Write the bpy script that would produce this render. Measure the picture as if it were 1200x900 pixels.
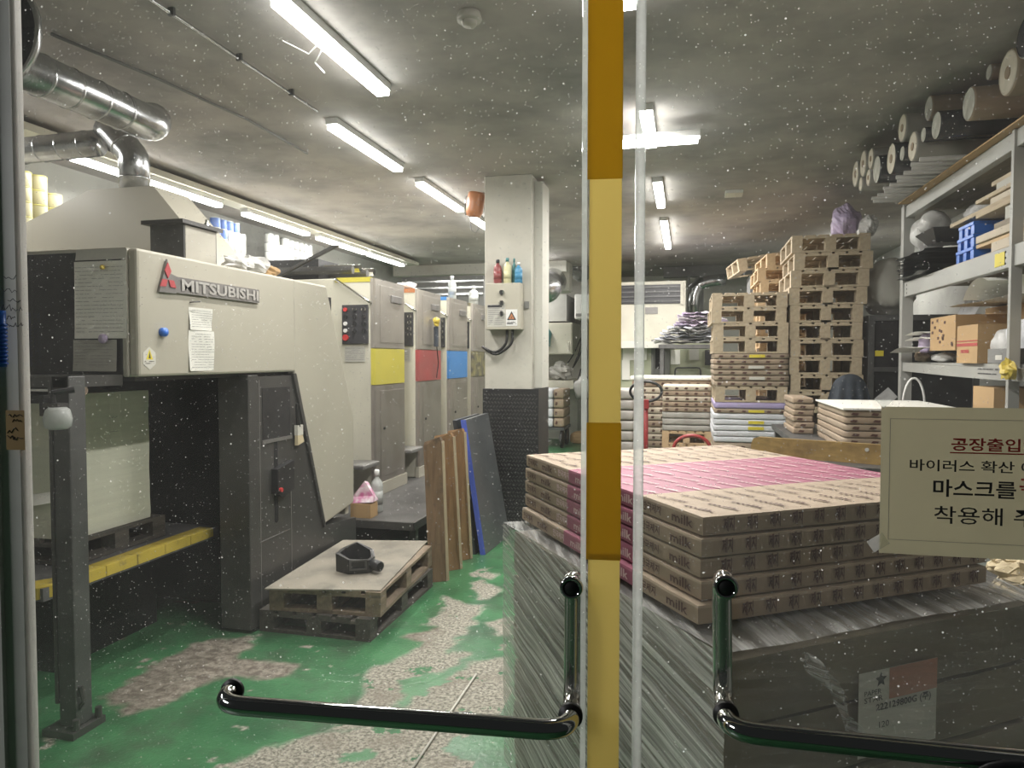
import bpy, bmesh, math, random
from mathutils import Vector, Matrix, noise as mnoise
random.seed(7)
for o in list(bpy.data.objects): bpy.data.objects.remove(o)
S = bpy.context.scene
COL = S.collection
# ------------------------------------------------------------------ camera
F = 832.0; CAMZ = 1.5
YAW = math.radians(13.8); PIT = math.radians(2.07)
FW = Vector((-math.sin(YAW)*math.cos(PIT), math.cos(YAW)*math.cos(PIT), -math.sin(PIT)))
RT = Vector((math.cos(YAW), math.sin(YAW), 0)); UP = RT.cross(FW)
CAM = Vector((0, 0, CAMZ))
cd = bpy.data.cameras.new('camera'); cam = bpy.data.objects.new('camera', cd); COL.objects.link(cam)
cd.sensor_width = 36; cd.lens = F/1200*36; cd.clip_start = .05; cd.clip_end = 100
cam.location = CAM; cam.rotation_euler = (math.pi/2-PIT, 0, YAW)
S.camera = cam
# ------------------------------------------------------------------ world and exposure
W = bpy.data.worlds.new('world'); S.world = W; W.use_nodes = True
W.node_tree.nodes['Background'].inputs[0].default_value = (.75, .8, .78, 1)
W.node_tree.nodes['Background'].inputs[1].default_value = .022
S.view_settings.view_transform = 'Standard'; S.view_settings.look = 'None'
S.view_settings.exposure = 0.28; S.view_settings.gamma = 1
LAMP_W = 25.0          # watts of one ceiling tube
TUBE_E = 22.0          # brightness of its diffuser
FILL_W = 42.0           # watts of the added fill lamp outside the doors

def P(u, v, X=None, Y=None, Z=None):
    """point where the viewing ray of photo pixel (u, v) meets a plane the thing touches"""
    d = FW + RT*((u-600)/F) + UP*((450-v)/F)
    t = (X-CAM.x)/d.x if X is not None else (Y-CAM.y)/d.y if Y is not None else (Z-CAM.z)/d.z
    return CAM + d*t

# ------------------------------------------------------------------ materials
MATS = {}
def pm(name, c1, c2=None, scale=8, rough=.6, metal=0, bump=0, bscale=60, dirt=None, dscale=3, dlo=.55, dhi=.75, stretch=None, spec=.5, transl=0, coat=0):
    """procedural painted / wooden / metal surface: two noise tones, optional dirt blotches, fine bump"""
    m = bpy.data.materials.new(name); m.use_nodes = True; nt = m.node_tree; b = nt.nodes['Principled BSDF']
    N = nt.nodes.new; L = nt.links.new
    tc = N('ShaderNodeTexCoord'); src = tc.outputs['Object']
    if stretch:
        mp = N('ShaderNodeMapping'); mp.inputs['Scale'].default_value = stretch; L(src, mp.inputs[0]); src = mp.outputs[0]
    c2 = c2 or tuple(x*.8 for x in c1)
    n = N('ShaderNodeTexNoise'); n.inputs['Scale'].default_value = scale; n.inputs['Detail'].default_value = 5; L(src, n.inputs[0])
    r = N('ShaderNodeValToRGB'); r.color_ramp.elements[0].position = .35; r.color_ramp.elements[1].position = .68
    r.color_ramp.elements[0].color = (*c1, 1); r.color_ramp.elements[1].color = (*c2, 1); L(n.outputs[0], r.inputs[0])
    out = r.outputs[0]
    if dirt:
        n2 = N('ShaderNodeTexNoise'); n2.inputs['Scale'].default_value = dscale; n2.inputs['Detail'].default_value = 8; n2.inputs['Roughness'].default_value = .65
        L(tc.outputs['Object'], n2.inputs[0])
        r2 = N('ShaderNodeValToRGB'); r2.color_ramp.elements[0].position = dlo; r2.color_ramp.elements[1].position = dhi; L(n2.outputs[0], r2.inputs[0])
        mx = N('ShaderNodeMixRGB'); mx.inputs[2].default_value = (*dirt, 1); L(r2.outputs[0], mx.inputs[0]); L(out, mx.inputs[1]); out = mx.outputs[0]
    L(out, b.inputs['Base Color'])
    b.inputs['Roughness'].default_value = rough; b.inputs['Metallic'].default_value = metal
    b.inputs['Specular IOR Level'].default_value = spec; b.inputs['Coat Weight'].default_value = coat
    if bump:
        n3 = N('ShaderNodeTexNoise'); n3.inputs['Scale'].default_value = bscale; n3.inputs['Detail'].default_value = 4; L(src, n3.inputs[0])
        bp = N('ShaderNodeBump'); bp.inputs['Strength'].default_value = bump; bp.inputs['Distance'].default_value = .01; L(n3.outputs[0], bp.inputs['Height']); L(bp.outputs[0], b.inputs['Normal'])
    if transl:
        t = N('ShaderNodeBsdfTranslucent'); L(out, t.inputs[0]); ms = N('ShaderNodeMixShader'); ms.inputs[0].default_value = transl
        o = nt.nodes['Material Output']; L(b.outputs[0], ms.inputs[1]); L(t.outputs[0], ms.inputs[2]); L(ms.outputs[0], o.inputs[0])
    MATS[name] = m; return m
def em(name, col, s):
    m = bpy.data.materials.new(name); m.use_nodes = True; nt = m.node_tree
    e = nt.nodes.new('ShaderNodeEmission'); e.inputs[0].default_value = (*col, 1); e.inputs[1].default_value = s
    nt.links.new(e.outputs[0], nt.nodes['Material Output'].inputs[0]); MATS[name] = m; return m

pm('beige', (.43,.405,.335), (.39,.37,.305), 2, .42, dirt=(.36,.33,.26), dscale=2.2, dlo=.55, dhi=.85)
pm('beige_edge', (.42,.40,.34), None, 3, .5)
pm('cream', (.62,.60,.50), None, 2, .5)
pm('press_black', (.012,.0125,.014), (.026,.026,.028), 5, .45, dirt=(.13,.13,.125), dscale=9, dlo=.66, dhi=.74)
pm('press_grey', (.065,.064,.062), (.085,.083,.08), 3, .38, metal=.3, dirt=(.16,.155,.15), dscale=7, dlo=.66, dhi=.76)
pm('post_grey', (.12,.12,.12), (.08,.08,.08), 6, .45, metal=.4, dirt=(.22,.21,.2), dscale=9, dlo=.64, dhi=.72)
pm('void', (.008,.008,.009), None, 3, .8)  # near-black: darkness of insides, undersides and openings put into the colour
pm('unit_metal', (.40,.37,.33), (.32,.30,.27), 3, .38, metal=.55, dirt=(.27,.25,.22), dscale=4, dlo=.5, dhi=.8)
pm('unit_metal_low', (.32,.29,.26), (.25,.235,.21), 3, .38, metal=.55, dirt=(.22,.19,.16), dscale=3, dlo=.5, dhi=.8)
pm('yellow_band', (.55,.48,.07), (.48,.43,.06), 4, .4); pm('red_band', (.36,.07,.07), (.30,.09,.085), 5, .4)
pm('blue_band', (.06,.22,.52), (.05,.19,.45), 4, .4); pm('black_band', (.05,.05,.06), (.3,.27,.12), 9, .4)
pm('panel_dark', (.05,.05,.055), None, 5, .45); pm('chrome', (.75,.75,.74), (.68,.68,.67), 5, .12, metal=1)
pm('handle_chrome', (.55,.56,.55), (.5,.5,.5), 5, .08, metal=1)
pm('rubber', (.012,.012,.012), None, 5, .5); pm('black_plastic', (.018,.018,.02), (.03,.03,.032), 12, .38)
pm('white_plastic', (.75,.75,.73), None, 4, .4); pm('clear_plastic', (.62,.64,.62), (.5,.52,.5), 6, .2, transl=.4)
pm('galv', (.55,.56,.56), (.42,.43,.44), 12, .25, metal=.95, bump=.1, bscale=30)
pm('concrete', (.52,.50,.44), (.44,.42,.37), 3, .8, bump=.2, bscale=25, dirt=(.32,.30,.26), dscale=4, dlo=.6, dhi=.75)
pm('wall_paint', (.42,.42,.39), (.36,.36,.34), 1.5, .8, dirt=(.22,.22,.21), dscale=1.2, dlo=.5, dhi=.8)
pm('wall_pale', (.62,.61,.55), (.54,.53,.48), 1.5, .8)
pm('dark_wall', (.22,.22,.21), (.16,.16,.155), 2, .8)
pm('ceiling', (.47,.435,.41), (.385,.355,.335), .9, .85, bump=.1, bscale=9, dirt=(.20,.20,.195), dscale=1.1, dlo=.42, dhi=.72)
pm('wood_old', (.26,.20,.14), (.17,.13,.09), 6, .75, stretch=(6,1,6), bump=.25, dirt=(.10,.085,.07), dscale=5, dlo=.55, dhi=.75)
pm('wood_dark', (.085,.075,.062), (.05,.045,.04), 6, .7, stretch=(6,1,6), bump=.25, dirt=(.2,.18,.15), dscale=6, dlo=.62, dhi=.75)
pm('wood_grey', (.30,.26,.20), (.21,.18,.14), 6, .75, stretch=(6,1,6), bump=.2, dirt=(.14,.12,.10), dscale=4, dlo=.55, dhi=.8)
pm('wood_tan', (.48,.39,.27), (.38,.305,.21), 6, .7, stretch=(6,1,6), bump=.15)
pm('wood_light', (.58,.42,.25), (.50,.36,.21), 6, .7, stretch=(6,1,6), bump=.15)
pm('plywood', (.27,.245,.195), (.18,.165,.135), 3.5, .75, dirt=(.12,.11,.09), dscale=4, dlo=.48, dhi=.72)
pm('plank', (.22,.14,.08), (.15,.095,.055), 5, .65, stretch=(8,8,1.2), bump=.2, dirt=(.05,.04,.03), dscale=3.5, dlo=.5, dhi=.68)
pm('plank_orange', (.30,.17,.075), (.22,.125,.06), 5, .65, stretch=(8,8,1.2), bump=.2, dirt=(.12,.08,.05), dscale=4, dlo=.58, dhi=.75)
pm('plank_edge', (.42,.34,.23), (.33,.26,.17), 5, .7, stretch=(8,8,1.2))
pm('blue_edge', (.06,.10,.45), None, 3, .5); pm('sheet_grey', (.10,.105,.11), (.07,.075,.08), 4, .3, dirt=(.2,.2,.2), dscale=8, dlo=.64, dhi=.72)
pm('kraft', (.35,.265,.185), (.29,.22,.155), 4, .7, bump=.35, bscale=9); pm('kraft_lit', (.44,.345,.25), (.38,.30,.22), 4, .7, bump=.25, bscale=9)  # second tone is kraft lightened, with the lit ream tops put into the colour
pm('kraft_dark', (.33,.26,.185), (.27,.21,.15), 5, .7, bump=.35, bscale=12)
pm('kraft_pale', (.55,.48,.38), (.47,.41,.32), 5, .7, bump=.35, bscale=12)
pm('pink', (.36,.12,.175), (.32,.105,.16), 4, .6, bump=.3, bscale=9); pm('print_brown', (.09,.04,.03), None, 4, .7); pm('print_pale', (.72,.52,.52), None, 4, .7)
pm('white_wrap', (.66,.67,.70), (.58,.59,.63), 6, .5, bump=.4, bscale=14); pm('purple_wrap', (.42,.36,.58), (.36,.30,.5), 6, .5, bump=.4, bscale=14)
pm('grey_wrap', (.42,.41,.38), (.33,.32,.29), 9, .5, bump=.4, bscale=14)
pm('paper', (.80,.79,.73), (.76,.75,.69), 3, .7); pm('sheet_edges', (.66,.66,.54), (.60,.60,.49), 1.5, .75, stretch=(1,1,40), bump=.1)
pm('paper_grey', (.48,.47,.42), (.43,.42,.38), 4, .7); pm('ink', (.03,.03,.035), None, 4, .6); pm('ink_red', (.45,.04,.04), None, 4, .6); pm('ink_grey', (.25,.25,.25), None, 4, .6)
pm('sign_paper', (.48,.45,.31), (.41,.385,.265), 3, .6, transl=.5, bump=.1, bscale=8)
pm('tape_ochre', (.72,.53,.09), (.66,.48,.08), 7, .3, transl=.6, stretch=(1,1,.2)); pm('tape_pale', (.88,.78,.42), (.84,.74,.38), 5, .3, transl=.7, stretch=(1,1,.2))
pm('frame_alu', (.62,.61,.57), (.52,.51,.48), 8, .5, metal=0, dirt=(.2,.2,.19), dscale=4, dlo=.6, dhi=.8)
pm('brown_tape', (.36,.24,.11), (.3,.2,.09), 6, .35); pm('blue_plastic', (.03,.16,.62), None, 5, .35)
pm('red_paint', (.36,.03,.035), (.30,.03,.03), 6, .4); pm('logo_red', (.55,.08,.09), None, 5, .4); pm('badge', (.20,.19,.185), (.25,.24,.23), 8, .4, metal=.5); pm('badge_letter', (.58,.57,.55), (.5,.49,.47), 8, .3, metal=.6)
pm('sticker_yellow', (.75,.62,.05), None, 5, .5); pm('rack', (.38,.38,.355), (.33,.33,.31), 3, .5, metal=.2)
pm('plastic_bag', (.72,.71,.69), (.60,.60,.58), 6, .35, transl=.25, bump=.5, bscale=18); pm('purple_bag', (.58,.49,.68), (.45,.37,.56), 12, .4, bump=.5, bscale=18)
pm('black_sheet', (.025,.027,.03), (.05,.055,.06), 7, .3); pm('carton', (.44,.29,.14), (.38,.25,.12), 4, .75); pm('carton_red', (.42,.07,.06), None, 5, .7)
pm('denim', (.035,.045,.06), (.055,.065,.08), 12, .85, bump=.3); pm('roll_end', (.52,.47,.38), (.44,.40,.32), 18, .7, stretch=(1,1,1)); pm('roll_core', (.25,.18,.11), None, 5, .7)
pm('yellow_paint', (.55,.42,.06), (.48,.37,.06), 5, .5, dirt=(.2,.17,.08), dscale=10, dlo=.58, dhi=.7)
pm('deck_grey', (.12,.12,.12), (.09,.09,.09), 5, .5, dirt=(.2,.2,.19), dscale=6, dlo=.6, dhi=.75); pm('tread', (.24,.235,.225), (.17,.165,.16), 5, .42, metal=.4)
pm('horn_orange', (.48,.20,.09), (.42,.17,.075), 5, .35); pm('straw', (.62,.52,.34), (.5,.42,.27), 12, .8)
pm('can_white', (.45,.46,.44), None, 5, .4); pm('can_cream', (.48,.45,.29), (.42,.39,.24), 5, .35); pm('can_blue', (.10,.17,.42), None, 5, .4); pm('can_lid', (.55,.55,.5), None, 5, .3, metal=.6); pm('can_rim_yellow', (.6,.55,.2), None, 5, .35)
pm('machine_green', (.42,.44,.31), (.37,.39,.28), 2, .5); pm('button_red', (.6,.05,.05), None, 5, .4); pm('ochre_wood', (.34,.22,.07), (.25,.16,.05), 5, .55, stretch=(1.5,8,10), dirt=(.18,.11,.04), dscale=5, dlo=.52, dhi=.7)
pm('pile_core', (.19,.16,.11), (.13,.11,.08), 4, .7); pm('label_white', (.62,.60,.54), None, 5, .6); pm('label_orange', (.45,.19,.12), None, 5, .6)
pm('bottle_red', (.25,.06,.06), None, 5, .4); pm('bottle_cream', (.6,.58,.35), None, 5, .4); pm('bottle_teal', (.08,.25,.25), None, 5, .4); pm('bottle_blue', (.06,.25,.42), None, 5, .4)
pm('wrap_bag_pink', (.5,.12,.28), (.75,.7,.72), 22, .4)
pm('lilac_sheet', (.80,.72,.84), (.70,.62,.75), 9, .5)
em('tube_light', (1, .985, .95), TUBE_E)

def glass_mat(name, dust, tint):
    """clear door glass with a film of dust, wipe streaks and small specks"""
    m = bpy.data.materials.new(name); m.use_nodes = True; nt = m.node_tree; nt.nodes.remove(nt.nodes['Principled BSDF'])
    N = nt.nodes.new; L = nt.links.new; out = nt.nodes['Material Output']
    tc = N('ShaderNodeTexCoord')
    tr = N('ShaderNodeBsdfTransparent'); tr.inputs[0].default_value = (*tint, 1)
    gl = N('ShaderNodeBsdfGlossy'); gl.inputs['Roughness'].default_value = .02
    fr = N('ShaderNodeFresnel'); fr.inputs[0].default_value = 1.3
    m1 = N('ShaderNodeMixShader'); L(fr.outputs[0], m1.inputs[0]); L(tr.outputs[0], m1.inputs[1]); L(gl.outputs[0], m1.inputs[2])
    df = N('ShaderNodeBsdfTranslucent'); df.inputs[0].default_value = (.85, .86, .84, 1)
    n = N('ShaderNodeTexNoise'); n.inputs['Scale'].default_value = 2.5; n.inputs['Detail'].default_value = 7; n.inputs['Roughness'].default_value = .7; L(tc.outputs['Object'], n.inputs[0])
    mr = N('ShaderNodeMapRange'); mr.inputs[1].default_value = .3; mr.inputs[2].default_value = .75; mr.inputs[3].default_value = dust*.35; mr.inputs[4].default_value = dust*1.5; L(n.outputs[0], mr.inputs[0])
    vals = [mr.outputs[0]]
    for sc, thr, amp in ((38, .055, .6), (80, .08, .42), (170, .12, .30)):
        v = N('ShaderNodeTexVoronoi'); v.inputs['Scale'].default_value = sc; L(tc.outputs['Object'], v.inputs['Vector'])
        lt = N('ShaderNodeMath'); lt.operation = 'LESS_THAN'; lt.inputs[1].default_value = thr; L(v.outputs['Distance'], lt.inputs[0])
        sp = N('ShaderNodeSeparateColor'); L(v.outputs['Color'], sp.inputs[0])
        g = N('ShaderNodeMath'); g.operation = 'GREATER_THAN'; g.inputs[1].default_value = .62; L(sp.outputs[0], g.inputs[0])
        mu = N('ShaderNodeMath'); mu.operation = 'MULTIPLY'; L(lt.outputs[0], mu.inputs[0]); L(g.outputs[0], mu.inputs[1])
        m2 = N('ShaderNodeMath'); m2.operation = 'MULTIPLY'; m2.inputs[1].default_value = amp; L(mu.outputs[0], m2.inputs[0]); vals.append(m2.outputs[0])
    a = vals[0]
    for b in vals[1:]:
        ad = N('ShaderNodeMath'); ad.operation = 'ADD'; L(a, ad.inputs[0]); L(b, ad.inputs[1]); a = ad.outputs[0]
    m3 = N('ShaderNodeMixShader'); L(a, m3.inputs[0]); L(m1.outputs[0], m3.inputs[1]); L(df.outputs[0], m3.inputs[2]); L(m3.outputs[0], out.inputs[0])
    MATS[name] = m
glass_mat('door_glass', .012, (.97, .98, .97))
glass_mat('glass_edge', .38, (.80, .84, .82))

def film_mat(name, lo, hi, mscale, rot, metal=0, dist=.006):
    """stretch film: see-through layers with pulled streaks that catch the light"""
    m = bpy.data.materials.new(name); m.use_nodes = True; nt = m.node_tree; nt.nodes.remove(nt.nodes['Principled BSDF'])
    N = nt.nodes.new; L = nt.links.new; out = nt.nodes['Material Output']; tc = N('ShaderNodeTexCoord')
    mp = N('ShaderNodeMapping'); mp.inputs['Rotation'].default_value = rot; L(tc.outputs['UV'], mp.inputs[0])
    mp2 = N('ShaderNodeMapping'); mp2.inputs['Scale'].default_value = mscale; L(mp.outputs[0], mp2.inputs[0])
    n = N('ShaderNodeTexNoise'); n.inputs['Scale'].default_value = 5; n.inputs['Detail'].default_value = 6; n.inputs['Roughness'].default_value = .6; n.inputs['Distortion'].default_value = .25; L(mp2.outputs[0], n.inputs[0])
    r = N('ShaderNodeMapRange'); r.inputs[1].default_value = .42; r.inputs[2].default_value = .68; r.inputs[3].default_value = lo; r.inputs[4].default_value = hi; L(n.outputs[0], r.inputs[0])
    bp = N('ShaderNodeBump'); bp.inputs['Strength'].default_value = .9; bp.inputs['Distance'].default_value = dist; L(n.outputs[0], bp.inputs['Height'])
    tr = N('ShaderNodeBsdfTransparent'); pr = N('ShaderNodeBsdfPrincipled'); pr.inputs['Base Color'].default_value = (.85, .85, .82, 1); pr.inputs['Roughness'].default_value = .28; pr.inputs['Metallic'].default_value = metal
    L(bp.outputs[0], pr.inputs['Normal'])
    mx = N('ShaderNodeMixShader'); L(r.outputs[0], mx.inputs[0]); L(tr.outputs[0], mx.inputs[1]); L(pr.outputs[0], mx.inputs[2]); L(mx.outputs[0], out.inputs[0])
    MATS[name] = m
film_mat('film_side', .25, 1.15, (.35, 15, 1), (0, 0, math.radians(13)), .08, .012)  # dense copy of the film; lamp-lit brightness put into its opacity
film_mat('film_end_shaded', .02, .16, (.35, 8, 1), (0, 0, math.radians(8)))  # sparse copy for the pile ends; their shade put into the opacity
film_mat('film_top', .12, .6, (.5, 6, 1), (0, 0, .3))

# ------------------------------------------------------------------ mesh builder
WM = {}
class MB:
    def __init__(s): s.v = []; s.f = []; s.m = []; s.cur = 0
    def add(s, vs, fs, M=None):
        b = len(s.v); s.v += [(M @ Vector(p)) if M else Vector(p) for p in vs]
        s.f += [tuple(b+i for i in f) for f in fs]; s.m += [s.cur]*len(fs); return s
    def box(s, x0, x1, y0, y1, z0, z1, M=None, bev=0):
        if bev:
            bm = bmesh.new(); bmesh.ops.create_cube(bm, size=1)
            for v in bm.verts: v.co = Vector(((x0+x1)/2+v.co.x*(x1-x0), (y0+y1)/2+v.co.y*(y1-y0), (z0+z1)/2+v.co.z*(z1-z0)))
            bmesh.ops.bevel(bm, geom=bm.edges[:], offset=bev, segments=2, affect='EDGES', profile=.5)
            bm.verts.index_update(); vs = [v.co.copy() for v in bm.verts]; fs = [[v.index for v in f.verts] for f in bm.faces]; bm.free()
            return s.add(vs, fs, M)
        v = [(x, y, z) for z in (z0, z1) for y in (y0, y1) for x in (x0, x1)]
        return s.add(v, [(0,2,3,1),(4,5,7,6),(0,1,5,4),(2,6,7,3),(0,4,6,2),(1,3,7,5)], M)
    def hexa(s, b, t):
        """b, t: four corners each, same winding"""
        return s.add(list(b)+list(t), [(3,2,1,0),(4,5,6,7)]+[(i,(i+1)%4,4+(i+1)%4,4+i) for i in range(4)])
    def prism(s, poly, axis, a, b):
        def mk(p, q):
            return {'x': (q, p[0], p[1]), 'y': (p[0], q, p[1]), 'z': (p[0], p[1], q)}[axis]
        n = len(poly); v = [mk(p, a) for p in poly]+[mk(p, b) for p in poly]
        return s.add(v, [tuple(range(n))[::-1], tuple(range(n, 2*n))]+[(i,(i+1)%n,n+(i+1)%n,n+i) for i in range(n)])
    def cyl(s, p0, p1, r0, r1=None, n=16, caps=True):
        r1 = r0 if r1 is None else r1; p0 = Vector(p0); p1 = Vector(p1); d = (p1-p0).normalized()
        a = d.orthogonal().normalized(); b = d.cross(a); v = []
        for p, r in ((p0, r0), (p1, r1)):
            v += [p+(a*math.cos(2*math.pi*i/n)+b*math.sin(2*math.pi*i/n))*r for i in range(n)]
        f = [(i,(i+1)%n,n+(i+1)%n,n+i) for i in range(n)]
        if caps: f += [tuple(range(n))[::-1], tuple(range(n, 2*n))]
        return s.add(v, f)
    def tube(s, pts, r, n=10, caps=True):
        pts = [Vector(p) for p in pts]; rs = r if isinstance(r, (list, tuple)) else [r]*len(pts); v = []; a = None
        for i, p in enumerate(pts):
            d = (pts[min(i+1, len(pts)-1)]-pts[max(i-1, 0)]).normalized()
            a = d.orthogonal().normalized() if a is None else (a-d*a.dot(d)).normalized()
            b = d.cross(a); v += [p+(a*math.cos(2*math.pi*k/n)+b*math.sin(2*math.pi*k/n))*rs[i] for k in range(n)]
        f = [(i*n+k, i*n+(k+1)%n, (i+1)*n+(k+1)%n, (i+1)*n+k) for i in range(len(pts)-1) for k in range(n)]
        if caps: f += [tuple(range(n))[::-1], tuple(range((len(pts)-1)*n, len(pts)*n))]
        return s.add(v, f)
    def lathe(s, prof, n=20, M=None):
        v = [(r*math.cos(2*math.pi*k/n), r*math.sin(2*math.pi*k/n), z) for r, z in prof for k in range(n)]
        f = [(i*n+k, i*n+(k+1)%n, (i+1)*n+(k+1)%n, (i+1)*n+k) for i in range(len(prof)-1) for k in range(n)]
        f += [tuple(range(n))[::-1], tuple(range((len(prof)-1)*n, len(prof)*n))]
        return s.add(v, f, M)
    def grid(s, nu, nv, fn, closed=False):
        v = [fn(i/nu, j/nv) for j in range(nv+1) for i in range(nu+1)]
        return s.add(v, [(j*(nu+1)+i, j*(nu+1)+i+1, (j+1)*(nu+1)+i+1, (j+1)*(nu+1)+i) for j in range(nv) for i in range(nu)])
    def soft(s, w, d, h, nx=8, ny=8, nz=3, amp=.004, rad=.01, seed=0, M=None, fs=6):
        """wrapped bundle: box centred on x, y, standing on z = 0, rounded edges and a crumpled skin"""
        idx = {}; vs = []; fcs = []
        def vid(i, j, k):
            if (i, j, k) in idx: return idx[(i, j, k)]
            p = Vector((w*(i/nx-.5), d*(j/ny-.5), h*k/nz))
            q = Vector((max(-w/2+rad, min(w/2-rad, p.x)), max(-d/2+rad, min(d/2-rad, p.y)), max(rad, min(h-rad, p.z))))
            e = p-q
            if e.length > 1e-6: p = q+e.normalized()*rad if e.length > rad else p
            nn = Vector((mnoise.noise(p*fs+Vector((seed*3.1, 0, 0))), mnoise.noise(p*fs+Vector((0, seed*2.3+9, 0))), mnoise.noise(p*fs+Vector((0, 5, seed*1.7)))))
            nn.z *= .6 if 0 < k else 0
            idx[(i, j, k)] = len(vs); vs.append(p+nn*amp); return idx[(i, j, k)]
        for i in range(nx):
            for j in range(ny):
                fcs.append((vid(i,j,0), vid(i,j+1,0), vid(i+1,j+1,0), vid(i+1,j,0))); fcs.append((vid(i,j,nz), vid(i+1,j,nz), vid(i+1,j+1,nz), vid(i,j+1,nz)))
        for k in range(nz):
            for i in range(nx):
                fcs.append((vid(i,0,k), vid(i+1,0,k), vid(i+1,0,k+1), vid(i,0,k+1))); fcs.append((vid(i,ny,k), vid(i,ny,k+1), vid(i+1,ny,k+1), vid(i+1,ny,k)))
            for j in range(ny):
                fcs.append((vid(0,j,k), vid(0,j,k+1), vid(0,j+1,k+1), vid(0,j+1,k))); fcs.append((vid(nx,j,k), vid(nx,j+1,k), vid(nx,j+1,k+1), vid(nx,j,k+1)))
        return s.add(vs, fcs, M)
    def blob(s, c, r, seed=0, amp=.3, n=14, m=10, freq=2.0, crease=0.0):
        """lumpy closed bag"""
        c = Vector(c); v = []
        for j in range(m+1):
            th = math.pi*j/m
            for i in range(n):
                ph = 2*math.pi*i/n; d = Vector((math.sin(th)*math.cos(ph), math.sin(th)*math.sin(ph), math.cos(th)))
                k = 1+amp*mnoise.noise(d*freq+Vector((seed*7.7, seed, 0)))+crease*mnoise.noise(d*freq*4+Vector((seed, 3, 0)))
                v.append(Vector((c.x+d.x*r[0]*k, c.y+d.y*r[1]*k, max(c.z-r[2], c.z+d.z*r[2]*k))))
        return s.add(v, [(j*n+i, j*n+(i+1)%n, (j+1)*n+(i+1)%n, (j+1)*n+i) for j in range(m) for i in range(n)])
    def build(s, name, mats, parent=None, smooth=False, uv=None):
        mats = mats if isinstance(mats, (list, tuple)) else [mats]
        me = bpy.data.meshes.new(name)
        if parent is None:
            xs = [p.x for p in s.v]; ys = [p.y for p in s.v]; o = Vector(((min(xs)+max(xs))/2, (min(ys)+max(ys))/2, min(p.z for p in s.v))); M = Matrix.Translation(o)
        else: M = WM[parent.name]
        I = M.inverted(); me.from_pydata([tuple(I @ p) for p in s.v], [], s.f)
        for m in mats: me.materials.append(MATS[m])
        if len(mats) > 1: me.polygons.foreach_set('material_index', s.m)
        if smooth: me.polygons.foreach_set('use_smooth', [True]*len(me.polygons))
        if uv:
            ul = me.uv_layers.new(name='UVMap')
            for l in me.loops: ul.data[l.index].uv = uv(s.v[l.vertex_index])
        me.update()
        ob = bpy.data.objects.new(name, me); COL.objects.link(ob)
        if parent is None: ob.location = M.translation
        else: ob.parent = parent
        WM[ob.name] = M; return ob
def tag(o, label=None, cat=None, group=None, kind=None):
    if label: o['label'] = label
    if cat: o['category'] = cat
    if group: o['group'] = group
    if kind: o['kind'] = kind
    return o
def thing(name, loc, label, cat, group=None, rz=0):
    o = bpy.data.objects.new(name, None); COL.objects.link(o); o.location = loc; o.rotation_euler = (0, 0, rz); o.empty_display_size = .05
    WM[o.name] = Matrix.Translation(Vector(loc)) @ Matrix.Rotation(rz, 4, 'Z'); return tag(o, label, cat, group)
def lm(o): return WM[o.name]
def struct(o, label=None): return tag(o, label, kind='structure')
def copy_tree(o, parent=None):
    c = o.copy(); COL.objects.link(c); c.parent = parent
    for ch in list(o.children): copy_tree(ch, c)
    return c
def put(o, loc, rot=(0, 0, 0), label=None, group=None):
    o.location = loc; o.rotation_euler = rot; tag(o, label, group=group); return o
_TX = {}
def text_geo(t, size=1.0, bold=0.0, res=2):
    k = (t, bold, res)
    if k not in _TX:
        cu = bpy.data.curves.new('t', 'FONT'); cu.body = t; cu.size = 1; cu.resolution_u = res; cu.offset = bold
        ob = bpy.data.objects.new('t', cu); COL.objects.link(ob); bpy.context.view_layer.update()
        me = ob.evaluated_get(bpy.context.evaluated_depsgraph_get()).to_mesh()
        _TX[k] = ([v.co.copy() for v in me.vertices], [tuple(p.vertices) for p in me.polygons])
        bpy.data.objects.remove(ob); bpy.data.curves.remove(cu)
    v, f = _TX[k]
    return [p*size for p in v], f
def text_on(mb, t, o, ux, uy, width=None, height=None, bold=0.0, res=2, lift=.001):
    """lay flat lettering on a surface: o lower left corner, ux / uy unit directions; fit to a width and / or height"""
    v, f = text_geo(t, 1, bold, res)
    if not v: return mb
    x0 = min(p.x for p in v); x1 = max(p.x for p in v); y0 = min(p.y for p in v); y1 = max(p.y for p in v)
    sx = (width/(x1-x0)) if width else None; sy = (height/(y1-y0)) if height else None
    sx = sx or sy; sy = sy or sx
    o = Vector(o); ux = Vector(ux); uy = Vector(uy); nz = ux.cross(uy)
    return mb.add([o+ux*(p.x-x0)*sx+uy*(p.y-y0)*sy+nz*lift for p in v], f)
def lines_on(mb, o, ux, uy, w, h, n, seed=1, th=.003, lift=.001):
    """rows of unreadable small print"""
    rr = random.Random(seed); o = Vector(o); ux = Vector(ux); uy = Vector(uy); nz = ux.cross(uy)*lift
    for i in range(n):
        y = h*(1-(i+.5)/n); x = 0
        while x < w*.97:
            l = min(rr.uniform(.03, .16)*w, w-x)
            if rr.random() < .86: mb.add([o+ux*x+uy*y+nz, o+ux*(x+l)+uy*y+nz, o+ux*(x+l)+uy*(y+th)+nz, o+ux*x+uy*(y+th)+nz], [(0,1,2,3)])
            x += l+.02*w
    return mb
VX = Vector((1,0,0)); VY = Vector((0,1,0)); VZ = Vector((0,0,1))
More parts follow.
